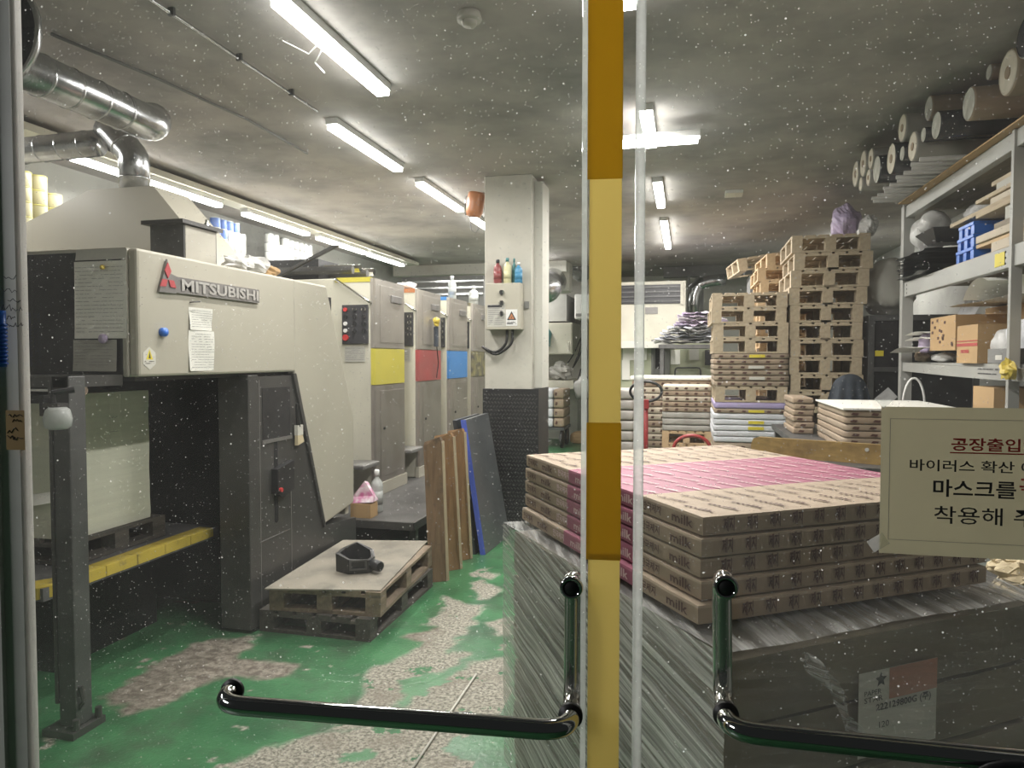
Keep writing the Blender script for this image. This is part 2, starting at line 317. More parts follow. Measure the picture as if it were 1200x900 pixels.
# ================================================================== the room
ZC = 3.08; XL, XR, YB = -5.0, 2.9, 14.0; YF = 1.0
def inpoly(x, y, poly):
    c = False; n = len(poly)
    for i in range(n):
        x1, y1 = poly[i]; x2, y2 = poly[i-1]
        if (y1 > y) != (y2 > y) and x < (x2-x1)*(y-y1)/(y2-y1)+x1: c = not c
    return c
def pdist(x, y, poly):
    best = 9
    for i in range(len(poly)):
        x1, y1 = poly[i-1]; x2, y2 = poly[i]; dx, dy = x2-x1, y2-y1; L2 = dx*dx+dy*dy or 1e-9
        t = max(0, min(1, ((x-x1)*dx+(y-y1)*dy)/L2)); best = min(best, math.hypot(x-x1-t*dx, y-y1-t*dy))
    return best
def fpoly(pix): return [tuple(P(u, v, Z=0)[:2]) for u, v in pix]
BARE = [fpoly(p) for p in (
    [(150,960),(300,880),(390,860),(430,858),(470,825),(520,800),(545,778),(600,770),(600,960)],
    [(385,860),(430,800),(440,780),(500,762),(555,768),(500,790),(470,820),(440,858)],
    [(455,785),(500,745),(550,720),(565,712),(560,730),(525,758),(510,775)],
    [(500,730),(520,712),(512,700),(540,706),(566,710),(560,728),(530,742)],
    [(545,690),(560,680),(590,690),(575,702)], [(555,672),(575,665),(585,672),(570,680)],
    [(570,730),(600,722),(600,745),(580,742)])]
BARE_W = [fpoly(p) for p in (
    [(120,818),(190,772),(235,752),(290,745),(300,756),(280,772),(350,780),(342,792),(250,795),(190,830),(140,838)],
    [(430,795),(500,768),(520,778),(470,800)], [(470,745),(520,735),(540,745),(500,752)])]
GREEN_IN = [fpoly(p) for p in ([(395,890),(430,878),(450,884),(430,896),(400,898)], [(520,870),(560,850),(580,860),(575,890),(530,890)], [(465,800),(500,790),(530,800),(500,818)])]
def floor_mask(x, y):
    p = Vector((x, y, 0)); a = mnoise.noise(p*4.5)*.06+mnoise.noise(p*13)*.035+mnoise.noise(p*40)*.014
    b = mnoise.noise(p*4.5+Vector((9,3,1)))*.06+mnoise.noise(p*13+Vector((4,8,1)))*.035+mnoise.noise(p*40+Vector((2,2,2)))*.014
    qx, qy = x+a, y+b
    best = 0; worn = 0
    for g in GREEN_IN:
        if inpoly(qx, qy, g): return 0, 0
    for g in BARE:
        d = pdist(qx, qy, g); s = d if inpoly(qx, qy, g) else -d; best = max(best, min(1, max(0, .5+s/.03)))
    for g in BARE_W:
        d = pdist(qx, qy, g); s = d if inpoly(qx, qy, g) else -d; worn = max(worn, min(1, max(0, .5+s/.035)))
    n = mnoise.noise(p*6+Vector((3,3,0)))+.5*mnoise.noise(p*19)
    if n > .62: best = max(best, min(1, (n-.62)/.04))
    return best, worn
def floor():
    x0, x1, y0, y1, st = -3.2, -.75, 1.9, 5.6, .016
    nx = int((x1-x0)/st); ny = int((y1-y0)/st)
    v = []; f = []; A = []
    for j in range(ny+1):
        for i in range(nx+1):
            x = x0+(x1-x0)*i/nx; y = y0+(y1-y0)*j/ny; v.append((x, y, 0)); A.append(floor_mask(x, y))
    f = [(j*(nx+1)+i, j*(nx+1)+i+1, (j+1)*(nx+1)+i+1, (j+1)*(nx+1)+i) for j in range(ny) for i in range(nx)]
    b = len(v); X0, X1, Y0, Y1 = XL-.3, XR+.3, -4.0, YB+.3
    v += [(X0,Y0,0),(X1,Y0,0),(X1,Y1,0),(X0,Y1,0)]; A += [(0,0)]*4
    c = [0, nx, (ny+1)*(nx+1)-1, ny*(nx+1)]
    f += [(b, b+1, *range(nx, -1, -1))[:0] or (b, b+1, c[1], c[0]), (b+1, b+2, c[2], c[1]), (b+2, b+3, c[3], c[2]), (b+3, b, c[0], c[3])]
    me = bpy.data.meshes.new('floor'); me.from_pydata(v, [], f)
    at = me.attributes.new('bare', 'FLOAT', 'POINT'); at.data.foreach_set('value', [a[0] for a in A])
    aw = me.attributes.new('worn', 'FLOAT', 'POINT'); aw.data.foreach_set('value', [a[1] for a in A])
    m = bpy.data.materials.new('floor_paint'); m.use_nodes = True; nt = m.node_tree; N = nt.nodes.new; L = nt.links.new; bs = nt.nodes['Principled BSDF']
    tc = N('ShaderNodeTexCoord')
    def noise(s, d=6, r=.6):
        n = N('ShaderNodeTexNoise'); n.inputs['Scale'].default_value = s; n.inputs['Detail'].default_value = d; n.inputs['Roughness'].default_value = r; L(tc.outputs['Object'], n.inputs[0]); return n.outputs[0]
    def ramp(src, p0, c0, p1, c1):
        r = N('ShaderNodeValToRGB'); r.color_ramp.elements[0].position = p0; r.color_ramp.elements[1].position = p1; r.color_ramp.elements[0].color = (*c0, 1); r.color_ramp.elements[1].color = (*c1, 1); L(src, r.inputs[0]); return r.outputs[0]
    def mix(f, a, b):
        x = N('ShaderNodeMixRGB')
        for i, q in enumerate((f, a, b)):
            if isinstance(q, tuple): x.inputs[i].default_value = (*q, 1)
            else: L(q, x.inputs[i])
        return x.outputs[0]
    green = ramp(noise(2.2), .35, (.030,.115,.048), .7, (.075,.235,.10))
    green = mix(ramp(noise(3.1, 9, .7), .48, (0,0,0), .68, (1,1,1)), green, (.05,.09,.052))
    green = mix(ramp(noise(11, 9, .75), .60, (0,0,0), .66, (.6,.6,.6)), green, (.045,.085,.05))
    green = mix(ramp(noise(17, 9, .7), .655, (0,0,0), .675, (1,1,1)), green, (.40,.39,.31))
    conc = ramp(noise(60, 5, .75), .40, (.10,.095,.075), .60, (.41,.39,.32)); conc = mix(ramp(noise(5), .5, (0,0,0), .72, (.8,.8,.8)), conc, (.19,.165,.13))
    worn = ramp(noise(22, 9, .75), .42, (.13,.11,.09), .60, (.33,.30,.25))
    conc = mix(ramp(noise(5.5, 9, .68), .60, (0,0,0), .615, (1,1,1)), conc, green)
    a1 = N('ShaderNodeAttribute'); a1.attribute_name = 'bare'; a2 = N('ShaderNodeAttribute'); a2.attribute_name = 'worn'
    c = mix(a2.outputs['Fac'], green, worn); c = mix(a1.outputs['Fac'], c, conc); L(c, bs.inputs['Base Color'])
    rr = N('ShaderNodeMapRange'); rr.inputs[3].default_value = .30; rr.inputs[4].default_value = .8; L(a1.outputs['Fac'], rr.inputs[0]); L(rr.outputs[0], bs.inputs['Roughness'])
    bp = N('ShaderNodeBump'); bp.inputs['Strength'].default_value = .25; bp.inputs['Distance'].default_value = .01; L(noise(45, 3), bp.inputs['Height']); L(bp.outputs[0], bs.inputs['Normal'])
    me.materials.append(m); ob = bpy.data.objects.new('floor', me); COL.objects.link(ob); WM[ob.name] = Matrix(); struct(ob, 'green painted concrete floor with peeled bare patches')
floor()
struct(MB().box(XL-.2, XR+.2, 0.9, YB+.2, ZC, ZC+.1).build('ceiling', 'ceiling'), 'stained grey concrete ceiling')
struct(MB().box(XL-.2, XL, .9, YB+.2, 0, ZC).build('wall_left', 'wall_paint'))
struct(MB().box(XR, XR+.2, .9, YB+.2, 0, ZC).build('wall_right', 'wall_paint'))
struct(MB().box(XL, XR, YB, YB+.2, 0, ZC).build('wall_back', 'wall_pale'))

# ------------------------------------------------------------------ doorway: two frameless glass doors in front of the workshop
AL = math.radians(5.8); AR = math.radians(1.8)
dL = Vector((math.cos(AL), math.sin(AL), 0)); nL = Vector((math.sin(AL), -math.cos(AL), 0))     # n points to the viewer
dR = Vector((math.cos(AR), math.sin(AR), 0)); nR = Vector((math.sin(AR), -math.cos(AR), 0))
GL = Vector((-.094, 1.057, 0)); GR = Vector((-.074, 1.063, 0))                                      # free edges of the two doors
def on_door(u, v, o, n):
    d = FW+RT*((u-600)/F)+UP*((450-v)/F); t = (o-CAM).dot(n)/d.dot(n); return CAM+d*t
def dslab(mb, o, d, n, s0, s1, z0, z1, t0, t1):
    """box in door coordinates: s along the door, t towards the viewer"""
    c = lambda s, t, z: o+d*s+n*t+VZ*z
    return mb.hexa([c(s0,t0,z0), c(s1,t0,z0), c(s1,t1,z0), c(s0,t1,z0)], [c(s0,t0,z1), c(s1,t0,z1), c(s1,t1,z1), c(s0,t1,z1)])
hl = on_door(31, 450, GL, nL); LW = (GL-hl).dot(dL)
door1 = bpy.data.objects.new('door_1', None); COL.objects.link(door1); door1.location = GL-dL*LW; WM['door_1'] = Matrix.Translation(door1.location); struct(door1, 'frameless glass door with ochre tape down its free edge')
dslab(MB(), GL, dL, nL, -LW, 0, .012, 2.25, -.005, .005).build('glass_pane', 'door_glass', door1)
s690 = (on_door(690, 450, GL, nL)-GL).dot(dL)
mb = MB(); z1 = lambda v: on_door(708, v, GL, nL).z
dslab(mb, GL, dL, nL, s690-.003, .001, z1(655), z1(495), .0055, .0064); dslab(mb, GL, dL, nL, s690-.003, .001, z1(211), 2.24, .0055, .0064)
mb.build('ochre_tape', 'tape_ochre', door1)
mb = MB(); dslab(mb, GL, dL, nL, s690, 0, .02, z1(648), .0051, .0055); dslab(mb, GL, dL, nL, s690, 0, z1(495), z1(211), .0051, .0055); mb.build('pale_tape', 'tape_pale', door1)
mb = MB(); dslab(mb, GL, dL, nL, s690-.011, s690-.003, .02, 2.24, -.007, .0052); mb.build('edge_seal', 'glass_edge', door1)
RW = .92
door2 = bpy.data.objects.new('door_2', None); COL.objects.link(door2); door2.location = GR; WM['door_2'] = Matrix.Translation(GR); struct(door2, 'frameless glass door carrying a paper notice')
dslab(MB(), GR, dR, nR, 0.012, RW, .012, 2.25, -.005, .005).build('glass_pane', 'door_glass', door2)
mb = MB(); c0 = GR+dR*.006
mb.tube([c0+VZ*z for z in (.02, 2.24)], .0075, 12); mb.build('edge_seal', 'glass_edge', door2, True)

def handle(o, d, n, door, upix, ppix, epix, lab1, lab2, tilt=0):
    """tubular pulls bolted through the glass: a lying bar on this side, a standing bar behind"""
    A = on_door(*upix, o, n); B = on_door(*ppix, o, n); E = on_door(*epix, o, n) if epix[0] > 1 else B+d*epix[0]+VZ*epix[1]
    r = .0145; off = .055
    h = MB(); pts = []
    def arc(p, q0, q1, k=6):     # corner p between points q0 and q1
        out = []
        for i in range(k+1):
            t = i/k; out.append((1-t)**2*q0+2*t*(1-t)*p+t*t*q1)
        return out
    t1 = (E-B).normalized()
    pts = [B]+arc(B+n*off, B+n*(off-.04), B+n*off+t1*.045)+arc(E+n*off, E+n*off-t1*.045, E+n*(off-.04))+[E]
    h.tube(pts, r, 18); hh = h.build('push_bar', 'handle_chrome', door, True); tag(hh, lab1)
    g = MB()
    for q in (B, E): g.cyl(q+n*.005, q+n*.013, r+.004, n=20)
    g.build('rubber_washer', 'rubber', hh, True)
    h = MB(); m = -n
    pts = [A]+arc(A+m*off, A+m*(off-.035), A+m*off-VZ*.04)+arc(B+m*off, B+m*off+VZ*.05, B+m*(off-.035))+[B]
    h.tube(pts, r, 18); h2 = h.build('pull_bar', 'handle_chrome', door, True); tag(h2, lab2)
    M = Matrix.Translation(A) @ n.to_track_quat('Z', 'Y').to_matrix().to_4x4()
    c = MB().lathe([(.0175,.005),(.0175,.012),(.016,.016),(.0125,.0165),(.0125,.013),(0.0001,.0135)], 24, M); c.build('bolt_cap', 'handle_chrome', h2, True)
    MB().lathe([(.012,.0131),(.010,.0155),(.0001,.016)], 20, M).build('cap_insert', 'rubber', h2, True)
handle(GL, dL, nL, door1, (670,686), (669,835), (276,806), 'chrome tubular push bar', 'chrome tubular pull bar behind the glass')
handle(GR, dR, nR, door2, (850,685), (850,834), (.44, .0), 'chrome tubular push bar', 'chrome tubular pull bar behind the glass')
# black cable loop hanging on the right bar
q = on_door(1165, 930, GR, nR)+nR*.06
lp = MB().tube([q+dR*(math.cos(a)*.085)+VZ*(.02+math.sin(a)*.06)+nR*(.02+.01*math.cos(2*a)) for a in [i*2*math.pi/28 for i in range(29)]], .006, 8)
tag(lp.build('cable_loop', 'black_plastic', None, True), 'black cable loop hung over the chrome bar below the notice', 'cable')
# notice taped on the right door
sg = thing('notice_sheet', on_door(1030, 647, GR, nR)+nR*.006, 'yellowed paper notice with red and black Korean lettering taped to glass', 'notice')
a = on_door(1030, 476, GR, nR); b = on_door(1028, 646, GR, nR); hgt = a.z-b.z; o0 = Vector((b.x, b.y, b.z))+nR*.006; wid = .42
MB().grid(24, 12, lambda u, v: o0+dR*(wid*u)+VZ*(hgt*v)+nR*(.0012*math.sin(u*9+v*4)+.0012)).build('paper', 'sign_paper', sg, True)
def sgt(mb, t, u, v, h, w=None, bold=.012):
    p = on_door(u, v, GR, nR)+nR*.0095; return text_on(mb, t, p, dR, VZ, width=w, height=h, bold=bold)
k = (a.z-b.z)/170
text1 = MB(); sgt(text1, '공장출입안내', 1111, 527, 15*k, 106*k, .02); dslab(text1, on_door(1110, 530, GR, nR)-VZ*on_door(1110, 530, GR, nR).z+nR*.0096, dR, nR, 0, 108*k, on_door(1110,530,GR,nR).z, on_door(1110,528.5,GR,nR).z, 0, .0004); sgt(text1, '꼭', 1190, 578, 18*k, None, .02)
text1.build('red_lettering', 'ink_red', sg)
text2 = MB(); sgt(text2, '바이러스 확산 예방', 1063, 550, 13.5*k, 146*k, .012); sgt(text2, '마스크를', 1090, 580, 20*k, 84*k, .018); sgt(text2, '착용해 주세요', 1091, 611, 20*k, 152*k, .006)
text2.build('black_lettering', 'ink', sg)
bl = MB(); ff = lambda s0, s1, z0, z1: dslab(bl, o0, dR, nR, s0, s1, z0, z1, .0022, .0026)
ff(.011, .0116, .02, hgt-.016); ff(.011, .41, hgt-.0166, hgt-.016); ff(.011, .41, .0195, .02); bl.build('border_line', 'ink_grey', sg)
for i, (u, v, r) in enumerate(((1027, 634, .6), (1036, 466, .75))):
    p = on_door(u, v, GR, nR)+nR*.0082; c, s = math.cos(r), math.sin(r); mb = MB()
    mb.add([p+dR*(x*c-y*s)+VZ*(x*s+y*c) for x, y in ((-.012,-.009),(.012,-.009),(.012,.009),(-.012,.009))], [(0,1,2,3)]); mb.build('clear_tape', 'glass_edge', sg)
# jamb and front wall
jp = GL-dL*(LW+.004)
fr = MB(); dslab(fr, jp, dL, nL, -.26, 0, 0, 2.35, -.012, .012); dslab(fr, jp, dL, nL, -.26, -.036, 0, 2.35, .012, .02)
jm = struct(fr.build('trim_1', 'frame_alu'), 'grey metal door jamb with pen scribbles')
sc = MB(); rr = random.Random(3)
jx = lambda u, v: on_door(u, v, GL+nL*.0205, nL)
for (u, v, w, h, n) in ((4,326,15,9,5), (2,340,18,6,6), (9,352,15,6,5), (0,361,26,9,14), (6,372,12,5,10), (7,380,20,6,18)):
    pts = [jx(u+w*i/n, v+rr.uniform(-h/2, h/2)) for i in range(n+1)]; sc.tube(pts, .0006, 5)
for (u, v, w, h, n) in ((10,487,17,4,9), (15,493,11,4,6), (9,504,12,7,5), (9,513,18,6,15)):
    pts = [jx(u+w*i/n, v+rr.uniform(-h/2, h/2))+nL*.001 for i in range(n+1)]; sc.tube(pts, .0005, 5)
sc.build('pen_writing', 'ink', jm)
t = MB(); p0 = jx(8, 527); p1 = jx(28.5, 481); w_ = (p1-p0).dot(dL); z0 = p0.z; p0z = Vector((p0.x, p0.y, 0)); dslab(t, p0z, dL, nL, 0, w_, z0, p1.z, 0, .0006); t.build('brown_tape', 'brown_tape', jm)
cg = MB(); q = on_door(2, 430, GL+nL*.03, nL)
cg.cyl(q, q+VZ*(.003+(on_door(2,368,GL,nL)-on_door(2,430,GL,nL)).z), .0075, n=14)
for i in range(11): cg.cyl(q+VZ*(.004+i*.0063), q+VZ*(.0072+i*.0063), .0092, n=14)
tag(cg.build('pen_grip', 'blue_plastic', None, True), 'blue ribbed plastic grip hanging on the door jamb', 'grip')
sx = jp-dL*.075
struct(MB().box(XL-.2, jp.x-.24, YF-.02, YF+.12, 0, ZC).build('wall_front', 'wall_paint'))
struct(MB().box(GR.x+RW+.02, XR+.2, YF-.05, YF+.12, 0, ZC).build('wall_front_right', 'wall_paint'))
struct(MB().box(sx.x, GR.x+RW+.02, YF-.05, YF+.12, 2.3, ZC).build('wall_front_header', 'wall_paint'))
# added fill lamp, out of view, to brighten the door jamb and notice
cl = thing('fill_lamp', (-3.6, -.3, 2.45), 'added fill lamp outside the glass doors, out of view', 'lamp')
MB().box(-4.2, -3.0, -.4, -.2, 2.41, 2.45).build('fill_housing', 'white_plastic', cl)
la = bpy.data.lights.new('fill_light', 'AREA'); la.shape = 'RECTANGLE'; la.size = 1.1; la.size_y = .18; la.energy = FILL_W; lo = bpy.data.objects.new('fill_light', la); COL.objects.link(lo); lo.parent = cl; lo.location = (0, 0, -.05); lo.rotation_euler = Vector((2.5, 1.2, -1.2)).to_track_quat('-Z', 'Y').to_euler()

# ------------------------------------------------------------------ ceiling lights
def tube_lamp(x, y0, y1, label, along='y', z=ZC, x1=None):
    zb = z-.07; c = Vector((x, (y0+y1)/2, zb)) if along == 'y' else Vector(((x+x1)/2, y0, zb))
    t = thing('ceiling_lamp', c, label, 'lamp', 'tube lamps on the ceiling')
    L = (y1-y0) if along == 'y' else (x1-x)
    def bx(mb, l, w, z0, z1): return mb.box(c.x-w/2, c.x+w/2, c.y-l/2, c.y+l/2, z0, z1) if along == 'y' else mb.box(c.x-l/2, c.x+l/2, c.y-w/2, c.y+w/2, z0, z1)
    bx(MB(), L+.03, .085, zb+.03, z).build('housing', 'white_plastic', t)
    bx(MB(), L, .072, zb, zb+.03).build('diffuser', 'tube_light', t)
    e = MB(); bx(e, L+.026, .06, zb+.004, zb+.03).build('end_caps', 'white_plastic', t) if False else None
    l = bpy.data.lights.new('tube', 'AREA'); l.shape = 'RECTANGLE'; l.size = .06 if along == 'y' else L; l.size_y = L if along == 'y' else .06; l.energy = LAMP_W*L/1.1*(.6 if z < 3 else 1.45 if x > -1 else 1); l.color = (1, .945, .915)
    lo = bpy.data.objects.new('tube_light', l); COL.objects.link(lo); lo.parent = t; lo.location = (0, 0, -.008)
tube_lamp(-1.71, 2.77, 3.85, 'bare bright tube lamp on ceiling over the floor before the press')
tube_lamp(-2.28, 4.32, 5.42, 'bright tube lamp on ceiling above the leaning planks')
tube_lamp(-2.28, 5.9, 7.05, 'bright tube lamp on ceiling beside the orange horn')
tube_lamp(-2.28, 7.5, 8.65, 'bright tube lamp on ceiling partly hidden behind the orange horn')
for i, (a, b) in enumerate(((2.75, 3.55), (4.15, 5.88), (6.28, 7.47), (7.74, 8.98), (9.12, 10.3))):
    tube_lamp(-4.28, a, b, ('tube lamp on beige trunking above the exhaust hood', 'tube lamp on beige trunking right of the silver duct', 'tube lamp on beige trunking above the blue and white cans', 'tube lamp on beige trunking above the white cans', 'tube lamp at far end of beige trunking')[i], z=2.99)
tube_lamp(-.26, 2.0, 3.17, 'tube lamp on ceiling right above the stack of pink banded reams')
tube_lamp(-.26, 4.55, 5.25, 'short tube lamp crossing another one on the ceiling')
tube_lamp(-.58, 4.92, 4.92, 'tube lamp set crosswise over a short tube lamp', 'x', x1=.06, z=ZC-.075)
tube_lamp(-.26, 6.4, 7.35, 'tube lamp on ceiling beyond the crossed pair of lamps')
tube_lamp(-.26, 8.2, 10.1, 'long tube lamp on ceiling nearest the louvred machine')
tube_lamp(-2.28, 9.9, 11.1, 'tube lamp on ceiling hidden behind the cream pillar')
tube_lamp(-2.85, 11.7, 12.8, 'added tube lamp hidden behind the cream pillar, brightening the far end')  # added out of sight to brighten the dim far end
tube_lamp(1.95, 9.5, 10.6, 'tube lamp on ceiling hidden behind the tall pallet stack')
tr = MB().box(-4.37, -4.19, 2.6, 10.8, 2.99, 3.04)
tag(tr.build('lamp_trunking', 'cream'), 'long beige trunking carrying a row of tube lamps', 'trunking')
for y in (3.0, 5.0, 7.0, 9.0, 10.6): MB().cyl((-4.28, y, 3.04), (-4.28, y, ZC), .008, n=6).build('hanger', 'galv', bpy.data.objects['lamp_trunking'])
# ceiling odds and ends
sd = thing('smoke_detector', P(550, 25, Z=ZC-.04), 'round grey smoke detector on the ceiling beside the long lamp', 'detector'); c = lm(sd).translation
MB().lathe([(.055,.0),(.058,.012),(.05,.04)], 24, Matrix.Translation(c)).build('base', 'beige_edge', sd, True); MB().lathe([(.032,-.02),(.036,-.005),(.036,.0)], 20, Matrix.Translation(c)).build('sensor', 'beige_edge', sd, True)
p = P(860, 225, Z=ZC); tag(MB().box(p.x-.08, p.x+.08, p.y-.10, p.y+.10, ZC-.03, ZC-.001).build('junction_box', 'wall_pale'), 'pale square junction box on ceiling above the pallets', 'box')
a = P(178, -2, Z=3.05); mb = MB().tube([(a.x, 1.3, 3.055), (a.x-.02, a.y, 3.055), (a.x-.02, 4.1, 3.055)], .008, 8); cdt = mb.build('conduit', 'galv', None, True); tag(cdt, 'thin grey conduit along the ceiling beside the first lamp', 'conduit')
for y in (1.9, 2.35, 2.8, 3.3, 3.8): MB().box(a.x-.034, a.x-.004, y-.007, y+.007, 3.044, ZC).build('clip', 'press_grey', cdt)
mb = MB().tube([P(60, 40, Z=3.07), P(180, 90, Z=3.06), P(290, 140, Z=3.065), P(360, 180, Z=3.06)], .009, 6); tag(mb.build('cable_duct', 'dark_wall', None, True), 'dark cable run across the ceiling left of the conduit', 'cable')
mb = MB(); q = P(372, 62, Z=3.0); mb.tube([q+Vector((0,0,.04)), q+Vector((-.06,.02,.01)), q+Vector((-.10,-.06,.02)), q+Vector((-.13,-.1,.03))], .004, 5); mb.tube([q+Vector((0,.05,.04)), q+Vector((-.07,.1,0)), q+Vector((-.05,.16,-.03))], .004, 5)
tag(mb.build('lamp_wire', 'white_plastic'), 'loose white lamp wires hanging beside the first tube lamp', 'wire')
# pillar
pl = bpy.data.objects.new('pillar', None); COL.objects.link(pl); pl.location = (-1.5, 6.2, 0); WM['pillar'] = Matrix.Translation(pl.location); struct(pl, 'square cream pillar with black ribbed lower half')
MB().box(-1.72, -1.30, 6.0, 6.42, 0, ZC, bev=.008).build('shaft', 'concrete', pl); MB().box(-1.301, -1.23, 6.12, 6.42, 1.24, ZC-.04).build('side_casing', 'wall_pale', pl)
mb = MB().box(-1.735, -1.235, 5.985, 6.44, 0, 1.235); mb.build('black_cladding', 'press_black', pl)
mb = MB()
for i in range(17):
    for j in range(34):
        x = -1.72+i*.029+(.0145 if j % 2 else 0); z = .06+j*.034
        if x < -1.25: mb.box(x-.011, x+.011, 5.981, 5.986, z-.004, z+.004, Matrix.Translation((x,5.98,z)) @ Matrix.Rotation(math.radians(40 if j % 2 else -40), 4, 'Y') @ Matrix.Translation((-x,-5.98,-z)))
tag(mb.build('tread_pattern', 'press_grey', pl), kind='stuff')
# ================================================================== the printing press
PX = -2.28
pr = thing('printing_press', (-3.2, 3.6, 0), 'beige and black printing press delivery unit with red diamond badge', 'press')
mb = MB().prism([(2.575,1.42),(3.82,1.42),(4.16,.42),(4.59,.48),(4.60,1.08),(4.22,1.972),(2.575,1.972)], 'x', PX-.05, PX)
sp = mb.build('side_panel', 'beige', pr)
md = sp.modifiers.new('b', 'BEVEL'); md.width = .012; md.segments = 2
MB().box(PX, PX+.0015, 3.822, 3.828, 1.42, 1.965).build('panel_seam', 'beige_edge', sp)
mb = MB().prism([(3.835,1.41),(4.175,.42),(4.16,.40),(3.80,1.41)], 'x', PX-.06, PX+.004); mb.build('edge_trim', 'press_grey', sp)
MB().box(-4.4, PX-.051, 2.60, 4.2, 1.93, 1.968).build('top_cover', 'beige', pr)
MB().box(-4.4, PX-.055, 2.575, 2.60, 1.42, 1.962).build('front_panel', 'press_black', pr)
MB().box(-4.4, PX-.05, 2.57, 2.62, 1.960, 1.974).build('top_edge', 'beige_edge', pr)
MB().box(PX-.075, PX-.048, 2.566, 2.64, 1.42, 1.97, bev=.006).build('corner_strip', 'beige_edge', pr)
MB().box(-4.4, PX-.06, 2.62, 3.9, 1.40, 1.43).build('underside', 'press_black', pr)
# nameplate with the maker's badge
u0 = P(186, 340, X=PX); u1 = P(303, 355, X=PX)
bd = MB().prism([(2.69,1.795),(2.795,1.795),(2.80,1.80),(3.447,1.80),(3.447,1.873),(2.805,1.873),(2.765,1.882),(2.742,1.945)], 'x', PX, PX+.014).build('nameplate', 'badge', pr)
dm = MB(); cx, cz = 2.742, 1.855
def dia(a, L, w):
    d = (math.cos(a), math.sin(a)); n = (-d[1], d[0]); pts = [(cx+d[0]*.004, cz+d[1]*.004), (cx+d[0]*L/2+n[0]*w, cz+d[1]*L/2+n[1]*w), (cx+d[0]*L, cz+d[1]*L), (cx+d[0]*L/2-n[0]*w, cz+d[1]*L/2-n[1]*w)]
    dm.prism(pts, 'x', PX+.014, PX+.018)
dia(math.pi/2, .075, .021); dia(math.radians(-145), .062, .019); dia(math.radians(-35), .062, .019); dm.build('badge_diamond', 'logo_red', bd)
t = MB(); v, f = text_geo('MITSUBISHI', 1, .03, 2); x0 = min(p.x for p in v); x1 = max(p.x for p in v); y0 = min(p.y for p in v); y1 = max(p.y for p in v)
text_on(t, 'MITSUBISHI', (PX+.0145, 2.83, 1.811), VY, VZ, width=.605, height=.055, bold=.03, lift=.003); t.build('raised_lettering', 'badge_letter', bd)
# sheets, magnets, sticker on the panel
def panel_sheet(name, y0, y1, z0, z1, n, label, seed, mat='paper'):
    a = thing(name, (PX, (y0+y1)/2, z0), label, 'paper'); MB().grid(6, 6, lambda u, v: Vector((PX+.004+.004*math.sin(u*3+v*4+seed), y0+(y1-y0)*u, z0+(z1-z0)*v))).build('sheet', mat, a, True)
    lines_on(MB(), (PX+.010, y0+.008, z0+.01), VY, VZ, y1-y0-.016, z1-z0-.02, n, seed, .0022).build('print', 'ink_grey', a); return a
panel_sheet('note_sheet', 2.895, 3.06, 1.635, 1.742, 8, 'upper small white printed sheet stuck below the nameplate', 1)
panel_sheet('note_sheet', 2.89, 3.07, 1.44, 1.632, 14, 'lower longer white printed sheet hanging below another sheet', 2)
mg = MB().cyl((PX, 2.716, 1.617), (PX+.02, 2.716, 1.617), .02, n=18); tag(mg.build('round_magnet', 'blue_plastic', None, True), 'blue round magnet on the beige press panel', 'magnet')
st = MB().prism([(2.60,1.475),(2.637,1.45),(2.674,1.475),(2.674,1.525),(2.637,1.55),(2.60,1.525)], 'x', PX, PX+.0015).build('warning_sticker', 'label_white', pr)
MB().prism([(2.617,1.495),(2.657,1.495),(2.637,1.54)], 'x', PX+.0015, PX+.0022).build('triangle', 'sticker_yellow', st); MB().prism([(2.631,1.5),(2.643,1.5),(2.637,1.53)], 'x', PX+.0022, PX+.0028).build('pictogram', 'ink', st); lines_on(MB(), (PX+.0018, 2.608, 1.472), VY, VZ, .055, .018, 2, 5, .003).build('caption', 'ink', st)
MB().tube([(PX, 2.905, 1.765), (PX+.02, 2.905, 1.765), (PX+.02, 2.95, 1.77)], .003, 6).build('wire_hook', 'ink', pr)
# front panel sheets
def front_sheet(name, u0, v0, u1, v1, n, label, seed, mat):
    a = P(u0, v1, Y=2.572); b = P(u1, v0, Y=2.572); o = thing(name, a, label, 'paper')
    MB().grid(5, 6, lambda u, v: Vector((a.x+(b.x-a.x)*u, 2.568-.006*(1-v)**2-.002*seed, a.z+(b.z-a.z)*v))).build('sheet', mat, o, True)
    if n > 1: lines_on(MB(), (a.x+.012, 2.560-.002*seed, a.z+.02), VX, VZ, b.x-a.x-.024, (b.z-a.z)*.88, n, seed+3, .0018).build('print', 'ink_grey', o)
front_sheet('table_sheet', 91, 305, 150, 397, 18, 'large grey printed table sheet held by magnets on black panel', 3, 'paper')
front_sheet('table_sheet', 88, 398, 138, 435, 9, 'small grey printed sheet below the large table sheet', 1, 'paper_grey')
front_sheet('header_sheet', 91, 291, 150, 306, 1, 'blank grey strip above the large table sheet', 2, 'paper_grey')
p = P(122, 397, Y=2.555); tag(MB().cyl(p, p+Vector((0,-.012,0)), .02, n=16).build('round_magnet', 'purple_bag', None, True), 'mauve round magnet at foot of the large table sheet', 'magnet')
p = P(120, 313, Y=2.555); tag(MB().cyl(p, p+Vector((.02,-.025,-.006)), .011, .008, n=12).build('peg_magnet', 'yellow_paint', None, True), 'yellow peg magnet at top of the large table sheet', 'magnet')
